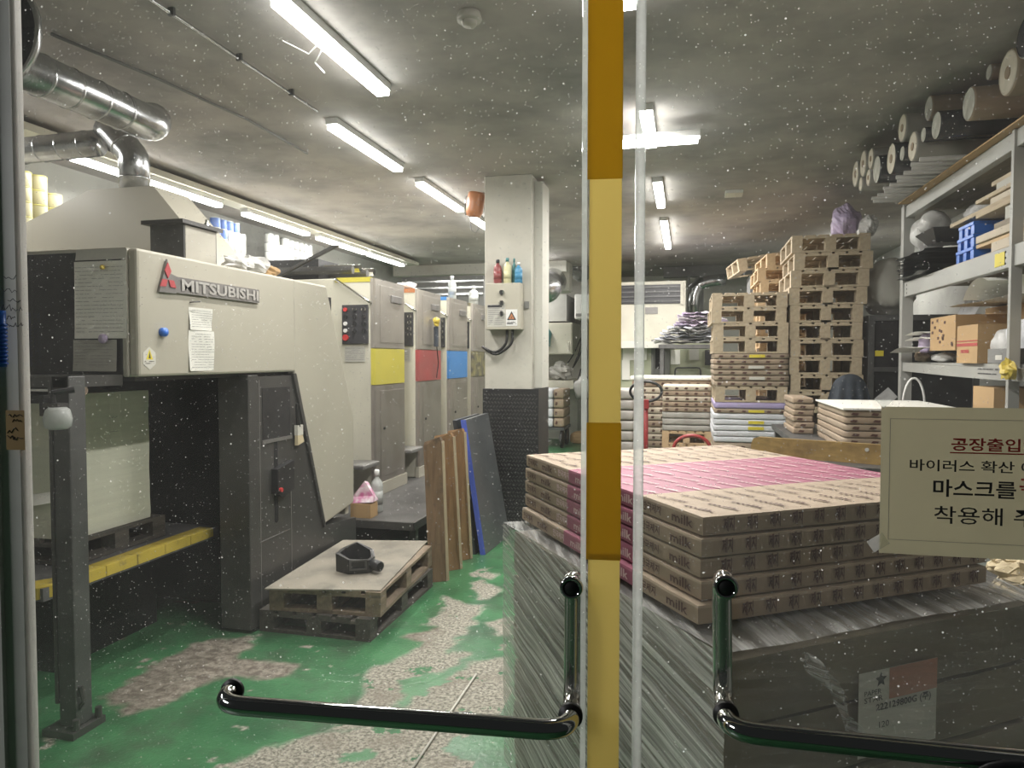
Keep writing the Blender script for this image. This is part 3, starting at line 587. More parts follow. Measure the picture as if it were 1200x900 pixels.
# frame below
MB().box(-2.47, PX-.004, 3.36, 3.45, 0.02, 1.41, bev=.004).build('column', 'press_grey', pr)
side = MB().prism([(3.45,.02),(4.64,.02),(4.64,.36),(4.17,.41),(3.83,1.40),(3.45,1.40)], 'x', -2.42, PX-.012).build('lower_side', 'press_grey', pr)
MB().box(-2.5, PX-.008, 3.40, 4.64, 0, .09).build('plinth', 'press_black', pr)
yx = lambda u: P(u, 550, X=PX).y
w0, w1 = P(309, 455, X=PX), P(342, 510, X=PX)
MB().box(-2.3, PX-.009, w0.y, w1.y, w1.z, w0.z).build('window', 'black_plastic', side); MB().box(-2.3, PX-.003, w0.y-.01, w1.y+.01, w1.z-.02, w1.z).build('window_ledge', 'tread', side)
s0, s1 = P(325, 517, X=PX), P(325, 613, X=PX); sl = MB(); n = 10
pts = [(s0.y+.018*math.cos(a), s0.z-.018+.018*math.sin(a)) for a in [math.pi*i/n for i in range(n+1)]]+[(s0.y+.018*math.cos(a), s1.z+.018+.018*math.sin(a)) for a in [math.pi+math.pi*i/n for i in range(n+1)]]
sl.prism(pts, 'x', -2.3, PX-.010).build('slot', 'void', side)
h0, h1 = P(320, 546, X=PX), P(340, 578, X=PX); hb = MB().prism([(h0.y,h0.z-.02),(h1.y,h0.z+.01),(h1.y,h1.z+.03),(h0.y+.06,h1.z),(h0.y,h1.z+.03)], 'x', PX-.011, PX+.03).build('lever', 'black_plastic', side); MB().cyl((PX+.03, h0.y+.02, h1.z+.05), (PX+.045, h0.y+.02, h1.z+.05), .012, n=12).build('lever_knob', 'button_red', hb)
for u in (307, 343): MB().box(-2.3, PX-.0105, yx(u)-.003, yx(u)+.003, .1, 1.38 if u == 307 else .9).build('seam', 'tread', side)
c0 = P(307, 636, X=PX); c1 = P(342, 620, X=PX); MB().tube([(PX-.011, c0.y, c0.z), (PX-.011, c1.y, c1.z)], .003, 5).build('seam', 'tread', side)
br = thing('dust_brush', P(349, 520, X=PX), 'small brush with pale bristles hanging on the dark press side', 'brush'); q = P(348, 500, X=PX)
MB().cyl((PX+.012, q.y-.02, q.z+.14), (PX+.012, q.y-.005, q.z+.0), .008, .014, n=10).build('grip', 'rubber', br); MB().box(PX, PX+.024, q.y-.03, q.y+.03, q.z-.05, q.z+.01).build('ferrule', 'label_white', br); MB().prism([(q.y-.028,q.z-.05),(q.y+.028,q.z-.05),(q.y+.045,q.z-.095),(q.y-.03,q.z-.11)], 'x', PX+.002, PX+.022).build('bristles', 'straw', br)
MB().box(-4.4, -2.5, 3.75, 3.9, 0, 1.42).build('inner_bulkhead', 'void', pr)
MB().box(-4.45, -4.4, 2.6, 4.6, 0, 1.97).build('far_side', 'press_grey', pr)
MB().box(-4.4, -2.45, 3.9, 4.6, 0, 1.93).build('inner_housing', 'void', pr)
MB().prism([(4.2,1.92),(4.6,1.08),(4.6,.4),(4.55,.4),(4.55,1.05),(4.17,1.9)], 'x', -4.4, PX-.05).build('rear_cover', 'beige', pr)
# front post with foot plate
po = MB().box(-2.425, -2.345, 2.28, 2.36, .03, 1.43, bev=.004).build('post', 'post_grey', pr)
MB().box(-2.44, -2.425, 2.275, 2.37, .12, 1.43).build('post_flange', 'press_grey', po); MB().box(-2.47, -2.32, 2.24, 2.40, 0, .028).build('foot_plate', 'press_grey', po)
for (x, y) in ((-2.335, 2.27), (-2.335, 2.38)): MB().cyl((x, y, .028), (x, y, .07), .013, n=8).build('anchor_bolt', 'press_grey', po)
MB().tube([(-2.35,2.30,.1),(-2.325,2.30,.13),(-2.34,2.30,.19)], .009, 6).build('pipe_clip', 'press_grey', po)
MB().box(-4.2, -2.35, 2.28, 2.56, 1.385, 1.43).build('cross_bar', 'press_grey', pr); MB().cyl((-4.2, 2.46, 1.365), (-2.45, 2.46, 1.365), .02, n=12).build('roller', 'chrome', pr); MB().box(-2.95, -2.5, 2.42, 2.5, 1.31, 1.345).build('bracket', 'press_black', pr)
# step deck in front of the lift
dk = MB().box(-4.4, -2.58, 2.36, 3.5, .49, .545).build('step_deck', 'deck_grey', pr)
for i in range(5): MB().box(-2.665, -2.576, 2.50+i*.19, 2.685+i*.19, .50, .549).build('yellow_edging', 'yellow_paint', dk)
MB().prism([(-2.83,2.35),(-2.60,2.35),(-2.575,2.40),(-2.575,2.48),(-2.66,2.48),(-2.70,2.43),(-2.83,2.43)], 'z', .50, .549).build('yellow_edging', 'yellow_paint', dk)
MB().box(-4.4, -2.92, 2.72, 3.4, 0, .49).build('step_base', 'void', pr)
# white paper pile on its pallet
pp = thing('paper_pile', (-3.25, 3.0, .66), 'tall white pile of cut sheets under the press front', 'paper')
MB().soft(.95, .51, .675, 8, 8, 24, .0035, .004, 2, Matrix.Translation((-3.225, 2.915, .66)), 9).build('sheets', 'sheet_edges', pp)
rr = random.Random(8)
for zz in (1.21, 1.14): MB().tube([Vector((-2.746, 2.90+i*.009, zz+rr.uniform(-.006,.006))) for i in range(7)], .0009, 4).build('pencil_mark', 'ink', pp)
MB().grid(5, 3, lambda u, v: Vector((-3.05+.24*u, 2.655-.05*math.sin(u*3)*(1-v), .80+.05*v+.04*u))).build('loose_sheet', 'paper', pp, True)
# plastic cup on the post
cu = thing('oil_cup', P(68, 503, Y=2.24), 'whitish plastic cup clipped to the grey press post', 'cup'); q = P(68, 503, Y=2.22)
MB().lathe([(.032,0),(.045,.01),(.05,.04),(.042,.075),(.03,.085)], 18, Matrix.Translation(q)).build('bowl', 'clear_plastic', cu, True); MB().box(q.x-.05, q.x+.02, q.y-.02, q.y+.03, q.z+.085, q.z+.10).build('lid', 'press_grey', cu); MB().tube([q+Vector((-.02,0,.1)), q+Vector((-.02,.0,.14)), q+Vector((.03,.05,.15))], .012, 8).build('arm', 'press_black', cu); MB().box(q.x-.075, q.x-.055, q.y-.01, q.y+.02, q.z+.05, q.z+.13).build('clip', 'press_black', cu)
# ------------------------------------------------------------------ hood, ducts
hd = thing('exhaust_hood', (-3.3, 3.5, 1.97), 'beige sheet metal exhaust hood on top of the press', 'hood')
MB().hexa([(-4.7,3.42,1.975),(-2.47,3.42,1.975),(-2.47,3.74,1.975),(-4.7,3.95,1.975)], [(-3.42,3.50,2.49),(-2.98,3.50,2.49),(-2.98,3.80,2.49),(-3.42,3.80,2.49)]).build('canopy', 'beige', hd)
sb = thing('filter_box', (-2.64, 3.3, 1.97), 'grey sheet metal box with overhanging lid on the press', 'box')
a = P(172, 262, Y=3.14); b = P(215, 262, Y=3.14)
MB().box(a.x+.02, b.x, 3.14, 3.40, 1.974, b.z).build('body', 'post_grey', sb); MB().box(b.x, b.x+.003, 3.15, 3.39, 1.98, b.z-.005).build('side_plate', 'beige_edge', sb); MB().box(a.x-.01, b.x+.02, 3.11, 3.43, b.z, b.z+.02).build('lid', 'press_grey', sb); MB().lathe([(.02,0),(.02,.02),(.008,.035),(.008,.05)], 12, Matrix.Translation((b.x-.06, 3.4, b.z+.02))).build('valve', 'chrome', sb, True)
rg = thing('rag_heap', P(300, 318, X=-2.4), 'crumpled pale rags lying on the press top', 'rags'); c = P(294, 316, X=-2.40); c.z = 1.975
for i, (dy, s) in enumerate(((-.12, .07), (.02, .085), (.16, .06))): MB().blob((c.x, c.y+dy, c.z+s*.6), (s, s*1.4, s*.6), i+3, .6, 12, 8, 2.5, .25).build('rag', 'plastic_bag' if i != 2 else 'carton', rg)
def duct(name, pts, r, label, rings=True, n=20):
    o = thing(name, pts[0], label, 'duct'); MB().tube(pts, r, n).build('pipe', 'galv', o, True)
    if rings:
        for a, b in zip(pts[:-1], pts[1:]):
            a = Vector(a); b = Vector(b); L = (b-a).length; d = (b-a)/L
            for i in range(int(L/.16)+(1 if L > .1 and L < .16 else 0)):
                q = a+d*(min(.08, L/2)+i*.16); MB().cyl(q-d*.006, q+d*.006, r+.004, n=n).build('seam_ring', 'galv', o, True)
    return o
def bend(pts, rad=.1, k=5):
    pts = [Vector(p) for p in pts]; out = [pts[0]]
    for i in range(1, len(pts)-1):
        a = pts[i]+(pts[i-1]-pts[i]).normalized()*rad; b = pts[i]+(pts[i+1]-pts[i]).normalized()*rad
        out += [(1-t)**2*a+2*t*(1-t)*pts[i]+t*t*b for t in [j/k for j in range(k+1)]]
    return out+[pts[-1]]
duct('side_duct', [(-3.47,3.62,2.80),(-4.95,3.62,2.78)], .078, 'level silver flue running to the left wall')
duct('hood_duct', bend([(-3.21,3.62,2.49),(-3.21,3.62,2.70),(-3.34,3.62,2.84),(-3.40,3.62,2.90)], .03, 2), .084, 'silver flue rising from the hood and bending aside')
duct('main_duct', bend([(-2.90,2.46,2.80),(-2.90,3.40,2.80),(-2.97,3.50,2.86)], .06), .096, 'large ribbed silver duct hanging under the ceiling')
dsk = thing('fan_housing', (-3.2, 2.5, 2.6), 'large black round fan housing with pale rim under the ceiling', 'fan'); q = P(-2, 40, Y=2.4)
M = Matrix.Translation(q) @ Matrix.Rotation(math.radians(90), 4, 'X'); MB().lathe([(.001,.012),(.20,.012),(.212,.008),(.212,-.012),(.1,-.014)], 48, M).build('drum', 'panel_dark', dsk); MB().lathe([(.209,.012),(.215,.013),(.217,.006),(.214,-.01)], 48, M).build('rim', 'galv', dsk, True); MB().tube([q+Vector((0,.06,.2)), (q.x, q.y+.06, ZC)], .012, 8).build('hanger', 'galv', dsk)
# ------------------------------------------------------------------ platform and printing units
pf = thing('walk_platform', (-2.2, 6, 0), 'grey ribbed metal walkway along the printing units', 'platform')
MB().box(-2.75, -1.86, 4.66, 9.9, .30, .332).build('deck', 'deck_grey', pf); mb = MB()
for i in range(60): mb.box(-2.74+i*.0147, -2.74+i*.0147+.007, 4.68, 9.88, .332, .338)
tag(mb.build('tread_ribs', 'tread', pf), kind='stuff'); MB().box(-2.6, -1.858, 4.65, 4.662, .285, .34).build('front_lip', 'press_grey', pf); MB().box(-1.865, -1.85, 4.66, 9.9, .285, .34).build('side_lip', 'press_grey', pf)
for y in (4.75, 6.4, 8.1, 9.7):
    for x in (-2.5, -1.93): MB().box(x, x+.05, y, y+.05, 0, .30).build('leg', 'press_grey', pf)
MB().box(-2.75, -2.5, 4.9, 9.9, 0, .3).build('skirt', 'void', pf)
UX = -2.52
def unit(i, Y, band, label):
    gp = (.31, .31, .24, .20)[i]
    u = thing('printing_unit', (-3.3, Y+.34, .34), label, 'printing unit', 'printing units in a row'); z0, z1 = .34, 2.17; D = .68
    MB().box(-4.3, UX-.028, Y, Y+D, z0, z1, bev=.01).build('housing', 'cream', u)
    MB().box(-2.87, UX-.03, Y-.004, Y+.3, z1-.035, z1+.004).build('top_strip', band if band != 'red_band' else 'horn_orange', u)
    zb1, zb0 = 1.585, 1.275
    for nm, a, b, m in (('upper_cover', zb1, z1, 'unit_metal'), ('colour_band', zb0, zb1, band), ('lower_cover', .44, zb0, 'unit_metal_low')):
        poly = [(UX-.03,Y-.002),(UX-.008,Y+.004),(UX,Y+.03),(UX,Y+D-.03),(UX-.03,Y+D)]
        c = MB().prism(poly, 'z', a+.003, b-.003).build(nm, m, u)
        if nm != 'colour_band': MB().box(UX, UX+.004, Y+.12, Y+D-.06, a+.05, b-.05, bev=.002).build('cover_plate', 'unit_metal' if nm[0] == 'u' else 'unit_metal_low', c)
        if nm[0] == 'u':
            h = MB().box(UX, UX+.018, Y+.34, Y+.56, 1.985, 2.05, bev=.006).build('grip_plate', 'badge', c)
        if nm[0] == 'l': MB().cyl((UX, Y+.18, .9), (UX+.014, Y+.18, .9), .012, n=10).build('latch', 'rubber', c)
    MB().prism([(UX-.03,Y-.012),(UX+.004,Y-.004),(UX+.01,Y+.03),(UX+.01,Y+D),(UX-.03,Y+D)], 'z', z0, .44).build('kick_plate', 'beige', u)
    cp = MB().box(-2.80, -2.567, Y-.022, Y, 1.62, 1.945, bev=.004).build('control_panel', 'panel_dark', u)
    for r in range(5):
        for c in range(3):
            x = -2.765+c*.082; z = 1.905-r*.058
            if r == 4 and c == 2: continue
            if c == 0: MB().cyl((x, Y-.022, z), (x, Y-.036, z), .017 if r != 4 else .026, n=12).build('button', 'button_red' if r in (0, 4) else ('white_plastic' if r in (2, 3) else 'black_plastic'), cp)
            elif r < 4:
                k = MB().cyl((x, Y-.022, z), (x, Y-.028, z), .019, n=12).build('knob', 'chrome', cp); MB().box(x-.005, x+.005, Y-.045, Y-.027, z-.017, z+.017).build('knob_grip', 'black_plastic', k)
    pl_ = MB().box(-2.785, -2.60, Y-.006, Y, 1.47, 1.60).build('rating_plate', 'paper_grey', u); lines_on(MB(), (-2.775, Y-.0065, 1.48), VX, VZ, .165, .11, 7, i, .004).build('print', 'ink_grey', pl_)
    MB().tube(bend([(-2.86,Y+.03,2.165),(-2.86,Y-.03,2.165),(-2.545,Y-.035,1.965),(-2.545,Y+.0,1.96)], .02, 3), .011, 8).build('grab_bar', 'chrome', u, True)
    MB().box(-2.95, UX+.05, Y-gp, Y-.01, .615, .65, bev=.01).build('foot_tray', 'tread', u)
    MB().box(-4.3, -3.0, Y-gp, Y, .34, 1.95).build('link_housing', 'cream', u)
    return u
us = [unit(0, 5.46, 'yellow_band', 'beige printing unit with yellow band and yellow top strip'), unit(1, 6.46, 'red_band', 'beige printing unit with red band and orange top strip'), unit(2, 7.39, 'blue_band', 'beige printing unit with blue band between red and dark bands'), unit(3, 8.28, 'black_band', 'beige printing unit with dark band behind the pillar')]
fg = thing('grease_gun', (UX+.03, 6.8, 1.8), 'dark tool with brass head hung on the red banded unit', 'tool')
MB().cyl((UX+.045, 6.84, 1.62), (UX+.045, 6.84, 1.82), .024, n=12).build('barrel', 'denim', fg); MB().blob((UX+.05, 6.84, 1.87), (.03,.05,.05), 4, .5, 10, 8).build('head', 'yellow_paint', fg); MB().tube([(UX+.045,6.86,1.62),(UX+.03,6.95,1.45),(UX+.02,6.92,1.30)], .006, 6).build('hose', 'black_plastic', fg)
def bottle(name, loc, r, h, body, cap, label, pump=False):
    b = thing(name, loc, label, 'bottle'); M = Matrix.Translation(Vector(loc))
    MB().lathe([(r*.9,0),(r,h*.04),(r,h*.62),(r*.85,h*.72),(r*.36,h*.80),(r*.36,h*.86)], 16, M).build('body', body, b, True); MB().lathe([(r*.45,h*.85),(r*.45,h*.98),(r*.3,h)], 14, M).build('cap', cap, b, True)
    MB().lathe([(r*1.01,h*.18),(r*1.015,h*.5)], 16, M).build('wrapper', cap if pump else body, b, True)
    if pump: MB().box(loc[0]-.04, loc[0]+.015, loc[1]-.008, loc[1]+.008, loc[2]+h*.95, loc[2]+h*1.02).build('trigger', cap, b)
q = P(530, 349, Y=7.75); bottle('clear_bottle', (q.x, q.y, 2.172), .047, .27, 'clear_plastic', 'white_plastic', 'tall clear bottle standing on the blue banded unit')
q = P(555, 352, Y=8.6); bottle('spray_bottle', (q.x, q.y, 2.172), .06, .24, 'clear_plastic', 'white_plastic', 'squat clear spray bottle on the dark banded unit')
rg = thing('rag_heap', (-2.75, 6.65, 2.174), 'small crumpled cloth on top of the red banded unit', 'rags'); MB().blob((-2.72,6.65,2.216), (.1,.12,.04), 2, .6, 12, 8, 2.5, .2).build('rag', 'plastic_bag', rg)
# inking parts above the units
ik = thing('ink_roller_arm', (-3.2, 6.0, 2.17), 'dark machine arms and rollers above the yellow topped unit', 'machine part')
for i in range(4): MB().cyl((-3.6+i*.04, 5.5+i*.14, 2.25+.03*(i % 2)), (-2.75, 5.55+i*.14, 2.25+.03*(i % 2)), .035, n=10).build('roller', 'chrome' if i % 2 else 'press_grey', ik)
MB().hexa([(-3.45,5.40,2.18),(-3.40,5.40,2.18),(-3.40,5.44,2.18),(-3.45,5.44,2.18)], [(-2.86,5.40,2.44),(-2.80,5.40,2.44),(-2.80,5.44,2.44),(-2.86,5.44,2.44)]).build('arm', 'press_grey', ik); MB().box(-3.6, -3.1, 5.6, 6.0, 2.172, 2.36).build('block', 'press_black', ik)
bk = MB().box(-4.3, -3.0, 4.62, 5.14, .0, 1.95); tag(bk.build('gap_filler', 'press_black'), 'dark filler block in the gap between the press front and first unit', 'machine part')  # black block fills the dark gap before the first unit
# ------------------------------------------------------------------ pillar fittings
cb = thing('control_box', (-1.52, 5.93, 1.75), 'beige switch box with warning triangle on the pillar', 'box')
MB().box(-1.676, -1.367, 5.87, 5.999, 1.745, 2.14, bev=.006).build('case', 'beige', cb); MB().box(-1.66, -1.50, 5.868, 5.871, 1.77, 1.96).build('label', 'paper_grey', cb); lines_on(MB(), (-1.65, 5.867, 1.78), VX, VZ, .14, .15, 9, 4, .006).build('label_print', 'ink_grey', cb); MB().box(-1.655, -1.53, 5.866, 5.869, 1.935, 1.955).build('label_head', 'ink', cb)
ws = MB().box(-1.495, -1.395, 5.868, 5.871, 1.775, 1.915).build('warning_label', 'white_plastic', cb); MB().prism([(-1.485,1.825),(-1.405,1.825),(-1.445,1.90)], 'y', 5.867, 5.868).build('triangle', 'ink', ws); MB().prism([(-1.470,1.834),(-1.420,1.834),(-1.445,1.882)], 'y', 5.866, 5.867).build('triangle_inner', 'horn_orange', ws); MB().prism([(-1.452,1.84),(-1.44,1.86),(-1.447,1.875),(-1.438,1.857),(-1.444,1.84)], 'y', 5.8652, 5.866).build('bolt_sign', 'ink', ws); lines_on(MB(), (-1.485, 5.8675, 1.785), VX, VZ, .08, .022, 2, 3, .007).build('caption', 'ink', ws)
for z in (2.06, 1.97, 1.88):
    k = MB().cyl((-1.53, 5.87, z), (-1.53, 5.855, z), .022, n=14).build('knob', 'chrome', cb); MB().box(-1.537, -1.523, 5.84, 5.856, z-.018, z+.018).build('knob_grip', 'rubber', k)
for i, dx in enumerate((0, .05)): MB().tube(bend([(-1.50+dx,5.93,1.745),(-1.50+dx,5.92,1.62),(-1.60,5.93,1.54-.02*i),(-1.70,5.95,1.58),(-1.735,5.99,1.60)], .06, 4), .012, 7).build('cable', 'rubber', cb, True)
so = MB().box(-1.36, -1.322, 5.985, 6.0, 1.93, 1.99); tag(so.build('wall_socket', 'dark_wall'), 'small dark socket beside the switch box on the pillar', 'socket')
bottle('spray_can', (-1.585, 5.94, 2.14), .036, .21, 'bottle_red', 'ink', 'dark red bottle on the switch box'); bottle('spray_can', (-1.497, 5.93, 2.14), .034, .22, 'bottle_cream', 'bottle_teal', 'cream bottle with teal cap on the switch box')
bottle('spray_can', (-1.447, 5.968, 2.14), .019, .22, 'bottle_teal', 'bottle_teal', 'dark teal bottle behind others on the switch box'); bottle('spray_can', (-1.398, 5.925, 2.14), .034, .18, 'bottle_blue', 'white_plastic', 'blue spray bottle at the switch box corner')
hs = thing('horn_speaker', (-1.83, 6.1, 2.75), 'orange brown horn speaker on the pillar near the ceiling', 'speaker'); q = P(557, 240, Y=6.1)
MB().lathe([(.02,-.11),(.065,-.10),(.075,-.06),(.078,.08),(.07,.105),(.02,.11)], 22, Matrix.Translation(q) @ Matrix.Rotation(.15, 4, 'Y')).build('shell', 'horn_orange', hs, True); MB().tube([q+Vector((-.08,-.02,-.09)), q+Vector((-.085,-.02,.06)), q+Vector((-.04,0,.115)), q+Vector((.1,0,.10)), (-1.725,6.1,q.z+.1)], .006, 6).build('bracket', 'galv', hs, True); MB().tube([q+Vector((-.05,0,-.1)), q+Vector((-.04,0,-.22)), q+Vector((0,0,-.25)), q+Vector((.04,0,-.2)), q+Vector((.1,0,-.24))], .005, 6).build('wire', 'ink_grey', hs, True)
# ------------------------------------------------------------------ ink cans on the left wall shelf
ws = thing('wall_shelf', (-4.7, 6.5, 2.3), 'dark wall shelf carrying ink cans behind the press', 'shelf'); MB().box(-4.999, -4.42, 3.6, 9.6, 2.36, 2.40).build('board', 'dark_wall', ws)
for y in (4, 5.5, 7, 8.5, 9.4): MB().box(-4.999, -4.5, y, y+.04, 2.1, 2.36).build('bracket', 'dark_wall', ws)
def can_proto(r, h, body, rim, label, group, loc):
    t = thing('ink_can', loc, label, 'can', group); M = Matrix.Translation(Vector(loc))
    MB().lathe([(r*.98,0),(r,.003),(r,h-.006),(r*.98,h-.003)], 14, M).build('body', body, t, True); MB().lathe([(r*1.03,h-.012),(r*1.03,h-.002),(r*.9,h-.002)], 14, M).build('lid', rim, t, True); return t
ROWS = ['on bottom row', 'on second row up', 'on third row up', 'on fourth row up', 'on top row']
def cans(r, h, body, rim, label, group, places):
    o = can_proto(r, h, body, rim, label, group, places[0])
    for q in places:
        c = o if q == places[0] else copy_tree(o); put(c, q, label=label+' '+ROWS[round((q[2]-2.4)/h)] if h < .15 else label)
row = lambda x, y0, step, n, h, rows, skip=lambda i, j: False: [(x, y0+i*step, 2.4+j*h) for j in range(rows) for i in range(n) if not skip(i, j)]
cans(.06, .105, 'can_cream', 'can_rim_yellow', 'cream ink can with yellow rim on shelf above the hood', 'cream ink cans', row(-4.58, 4.10, .126, 5, .105, 4, lambda i, j: j == 3 and i > 1 or j == 2 and i == 3))
cans(.05, .10, 'can_blue', 'can_white', 'blue ink can with white lid in the mixed can stack', 'blue ink cans', [(-4.56, 6.20+i*.104, 2.4+j*.10) for i in range(5) for j in range(5) if (j == 4 and i < 4) or (j == 3 and i in (0, 1))])
cans(.05, .10, 'can_white', 'can_lid', 'white ink can with silver lid in the mixed can stack', 'white ink cans beside the blue ones', [(-4.56, 6.20+i*.104, 2.4+j*.10) for i in range(5) for j in range(4) if not (j == 3 and i in (0, 1))])
cans(.05, .10, 'can_white', 'ink_grey', 'white ink can with dark lid in the long white stack', 'white ink cans in a long stack', [(-4.56, 7.14+i*.106, 2.4+j*.10) for i in range(9) for j in range(5 if i < 2 or i > 2 else 4) if not (j == 4 and i in (2,))])
cans(.05, .2, 'can_cream', 'can_rim_yellow', 'tall yellowish can at end of the white stack', 'tall yellowish cans', [(-4.56, 8.42, 2.4), (-4.56, 8.54, 2.4)])
# ================================================================== pallets
def pallet_proto(W, L, H, mat, label, loc=(0,0,0), blocks='wood_old', group='wooden pallets'):
    t = thing('wooden_pallet', loc, label, 'pallet', group); x, y, z = loc; tb = .016; bb = .018
    n = 6; w = .085; me = None
    def piece(name, proto, p):
        o = proto.copy(); COL.objects.link(o); o.parent = t; o.location = p; return o
    def first(name, x0, x1, y0, y1, z0, z1, m):
        c = Vector(((x0+x1)/2, (y0+y1)/2, (z0+z1)/2)); mm = MB().box(x0-c.x, x1-c.x, y0-c.y, y1-c.y, z0-c.z, z1-c.z)
        o = mm.build(name, m, None); o.location = c; o.parent = t
        o.data.transform(Matrix.Translation((0,0,-(z1-z0)/2))); return o, c
    o, c = first('deck_board', -W/2, -W/2+w, -L/2, L/2, H-tb, H, mat)
    for i in range(1, n): piece('deck_board', o, c+Vector(((W-w)*i/(n-1), 0, 0)))
    o, c = first('cross_board', -W/2, W/2, -L/2, -L/2+.09, H-2*tb, H-tb, mat)
    for i in (1, 2): piece('cross_board', o, c+Vector((0, (L-.09)*i/2, 0)))
    o, c = first('block', -W/2, -W/2+.085, -L/2, -L/2+.09, bb, H-2*tb, blocks)
    for i in range(3):
        for j in range(3):
            if i or j: piece('block', o, c+Vector(((W-.085)*i/2, (L-.09)*j/2, 0)))
    o, c = first('bottom_board', -W/2, -W/2+.085, -L/2, L/2, 0, bb, mat)
    for i in (1, 2): piece('bottom_board', o, c+Vector(((W-.085)*i/2, 0, 0)))
    o, c = first('bottom_cross_board', -W/2+.085, W/2-.085, -L/2, -L/2+.07, 0, bb, mat)
    piece('bottom_cross_board', o, c+Vector((0, L-.07, 0)))
    return t
ORD = ['topmost', 'second from top', 'third from top', 'fourth from top', 'fifth from top', 'sixth from top', 'seventh from top', 'eighth from top', 'ninth from top', 'tenth from top', 'eleventh from top', 'twelfth from top', 'thirteenth from top', 'fourteenth from top', 'fifteenth from top', 'sixteenth from top', 'seventeenth from top']
# pair in the aisle
pa = pallet_proto(.66, .95, .12, 'wood_dark', 'dark dirty wooden pallet on the floor under another pallet', (-1.94, 3.89, 0), 'wood_dark', None)
pb = pallet_proto(.64, .97, .132, 'wood_old', 'old brown wooden pallet topped with a plywood sheet', (-1.925, 3.925, .12), 'wood_old', None); pb.rotation_euler.z = math.radians(4)
ps = MB(); v = [P(u, w, Z=.258) for u, w in ((310,690),(446,692),(501,634),(402,633))]
ps.hexa([p-VZ*.006 for p in v], [p+VZ*.002 for p in v]); tag(ps.build('plywood_sheet', 'plywood'), 'dusty plywood sheet lying on the pallet pair in the aisle', 'sheet')
# small pallet under the white paper pile
pc = pallet_proto(.98, .60, .11, 'wood_dark', 'dark wooden pallet under the tall white paper pile', (-3.21, 2.94, .549), 'wood_dark', None)
# black mask / goggle shaped thing on the plywood
mk = thing('black_nozzle', P(420, 665, Z=.262), 'black plastic suction nozzle lying on the plywood sheet', 'nozzle'); c = P(418, 668, Z=.261)
def mp(x, y, z, R=math.radians(14)): return Vector((c.x+x*math.cos(R)-y*math.sin(R), c.y+x*math.sin(R)+y*math.cos(R), c.z+z))
mb = MB(); ring = [(-.115,-.02),(-.03,-.085),(.085,-.06),(.105,.0),(.08,.085),(-.02,.11),(-.10,.075)]
lo_ = [mp(x, y, 0) for x, y in ring]; tz = [.105,.085,.075,.08,.10,.14,.11]; hi = [mp(x*1.02, y*1.02, z) for (x, y), z in zip(ring, tz)]; inn = [mp(x*.82, y*.82, z) for (x, y), z in zip(ring, tz)]; flo = [mp(x*.75, y*.75, .02) for x, y in ring]; n = 7
mb.add(lo_+hi+inn+flo, [tuple(range(n))[::-1]]+[(i,(i+1)%n,n+(i+1)%n,n+i) for i in range(n)]+[(n+i,n+(i+1)%n,2*n+(i+1)%n,2*n+i) for i in range(n)]+[(2*n+i,2*n+(i+1)%n,3*n+(i+1)%n,3*n+i) for i in range(n)]+[tuple(range(3*n,4*n))]); mb.build('shell', 'black_plastic', mk)
mb = MB(); a, b = mp(-.022,-.094,0), mp(.075,-.071,0)
for (s0, s1, z0, z1) in ((0,1,.075,.084),(0,1,.025,.034),(0,.12,.034,.075),(.88,1,.034,.075)): 
    q0 = a.lerp(b, s0); q1 = a.lerp(b, s1); nn = Vector((b.y-a.y, a.x-b.x, 0)).normalized()*.008
    mb.hexa([q0+VZ*z0, q0+nn+VZ*z0, q1+nn+VZ*z0, q1+VZ*z0], [q0+VZ*z1, q0+nn+VZ*z1, q1+nn+VZ*z1, q1+VZ*z1])
mb.build('window_rim', 'post_grey', mk); mb = MB(); p0, p1 = mp(.085,-.02,.045), mp(.15,-.075,.042); mb.cyl(p0, p1, .033, .03, 18); sp_ = mb.build('spout', 'black_plastic', mk, True); MB().cyl(p1, p1+(p1-p0).normalized()*.001, .024, n=18).build('spout_mouth', 'void', sp_)
# carton with a bag on the walkway
cbx = thing('small_carton', (-2.30, 4.76, .338), 'small open carton holding a pink printed bag on the walkway', 'carton')
MB().box(-2.375, -2.215, 4.72, 4.84, .338, .44).build('box', 'carton', cbx)
bg = thing('printed_bag', (-2.30, 4.78, .44), 'white bag with magenta print stuffed in the small carton', 'bag')
MB().add([(-2.385,4.73,.44),(-2.205,4.73,.455),(-2.205,4.83,.455),(-2.385,4.83,.44),(-2.21,4.76,.50),(-2.38,4.76,.48),(-2.29,4.78,.60),(-2.27,4.80,.59)], [(0,1,4,5),(1,2,4),(0,5,3),(5,4,6),(4,2,7,6),(2,3,5,6,7),(0,3,2,1)]).build('film', 'wrap_bag_pink', bg)
bottle('clear_bottle', (-2.27, 4.95, .338), .045, .32, 'clear_plastic', 'white_plastic', 'clear plastic bottle behind the small carton')
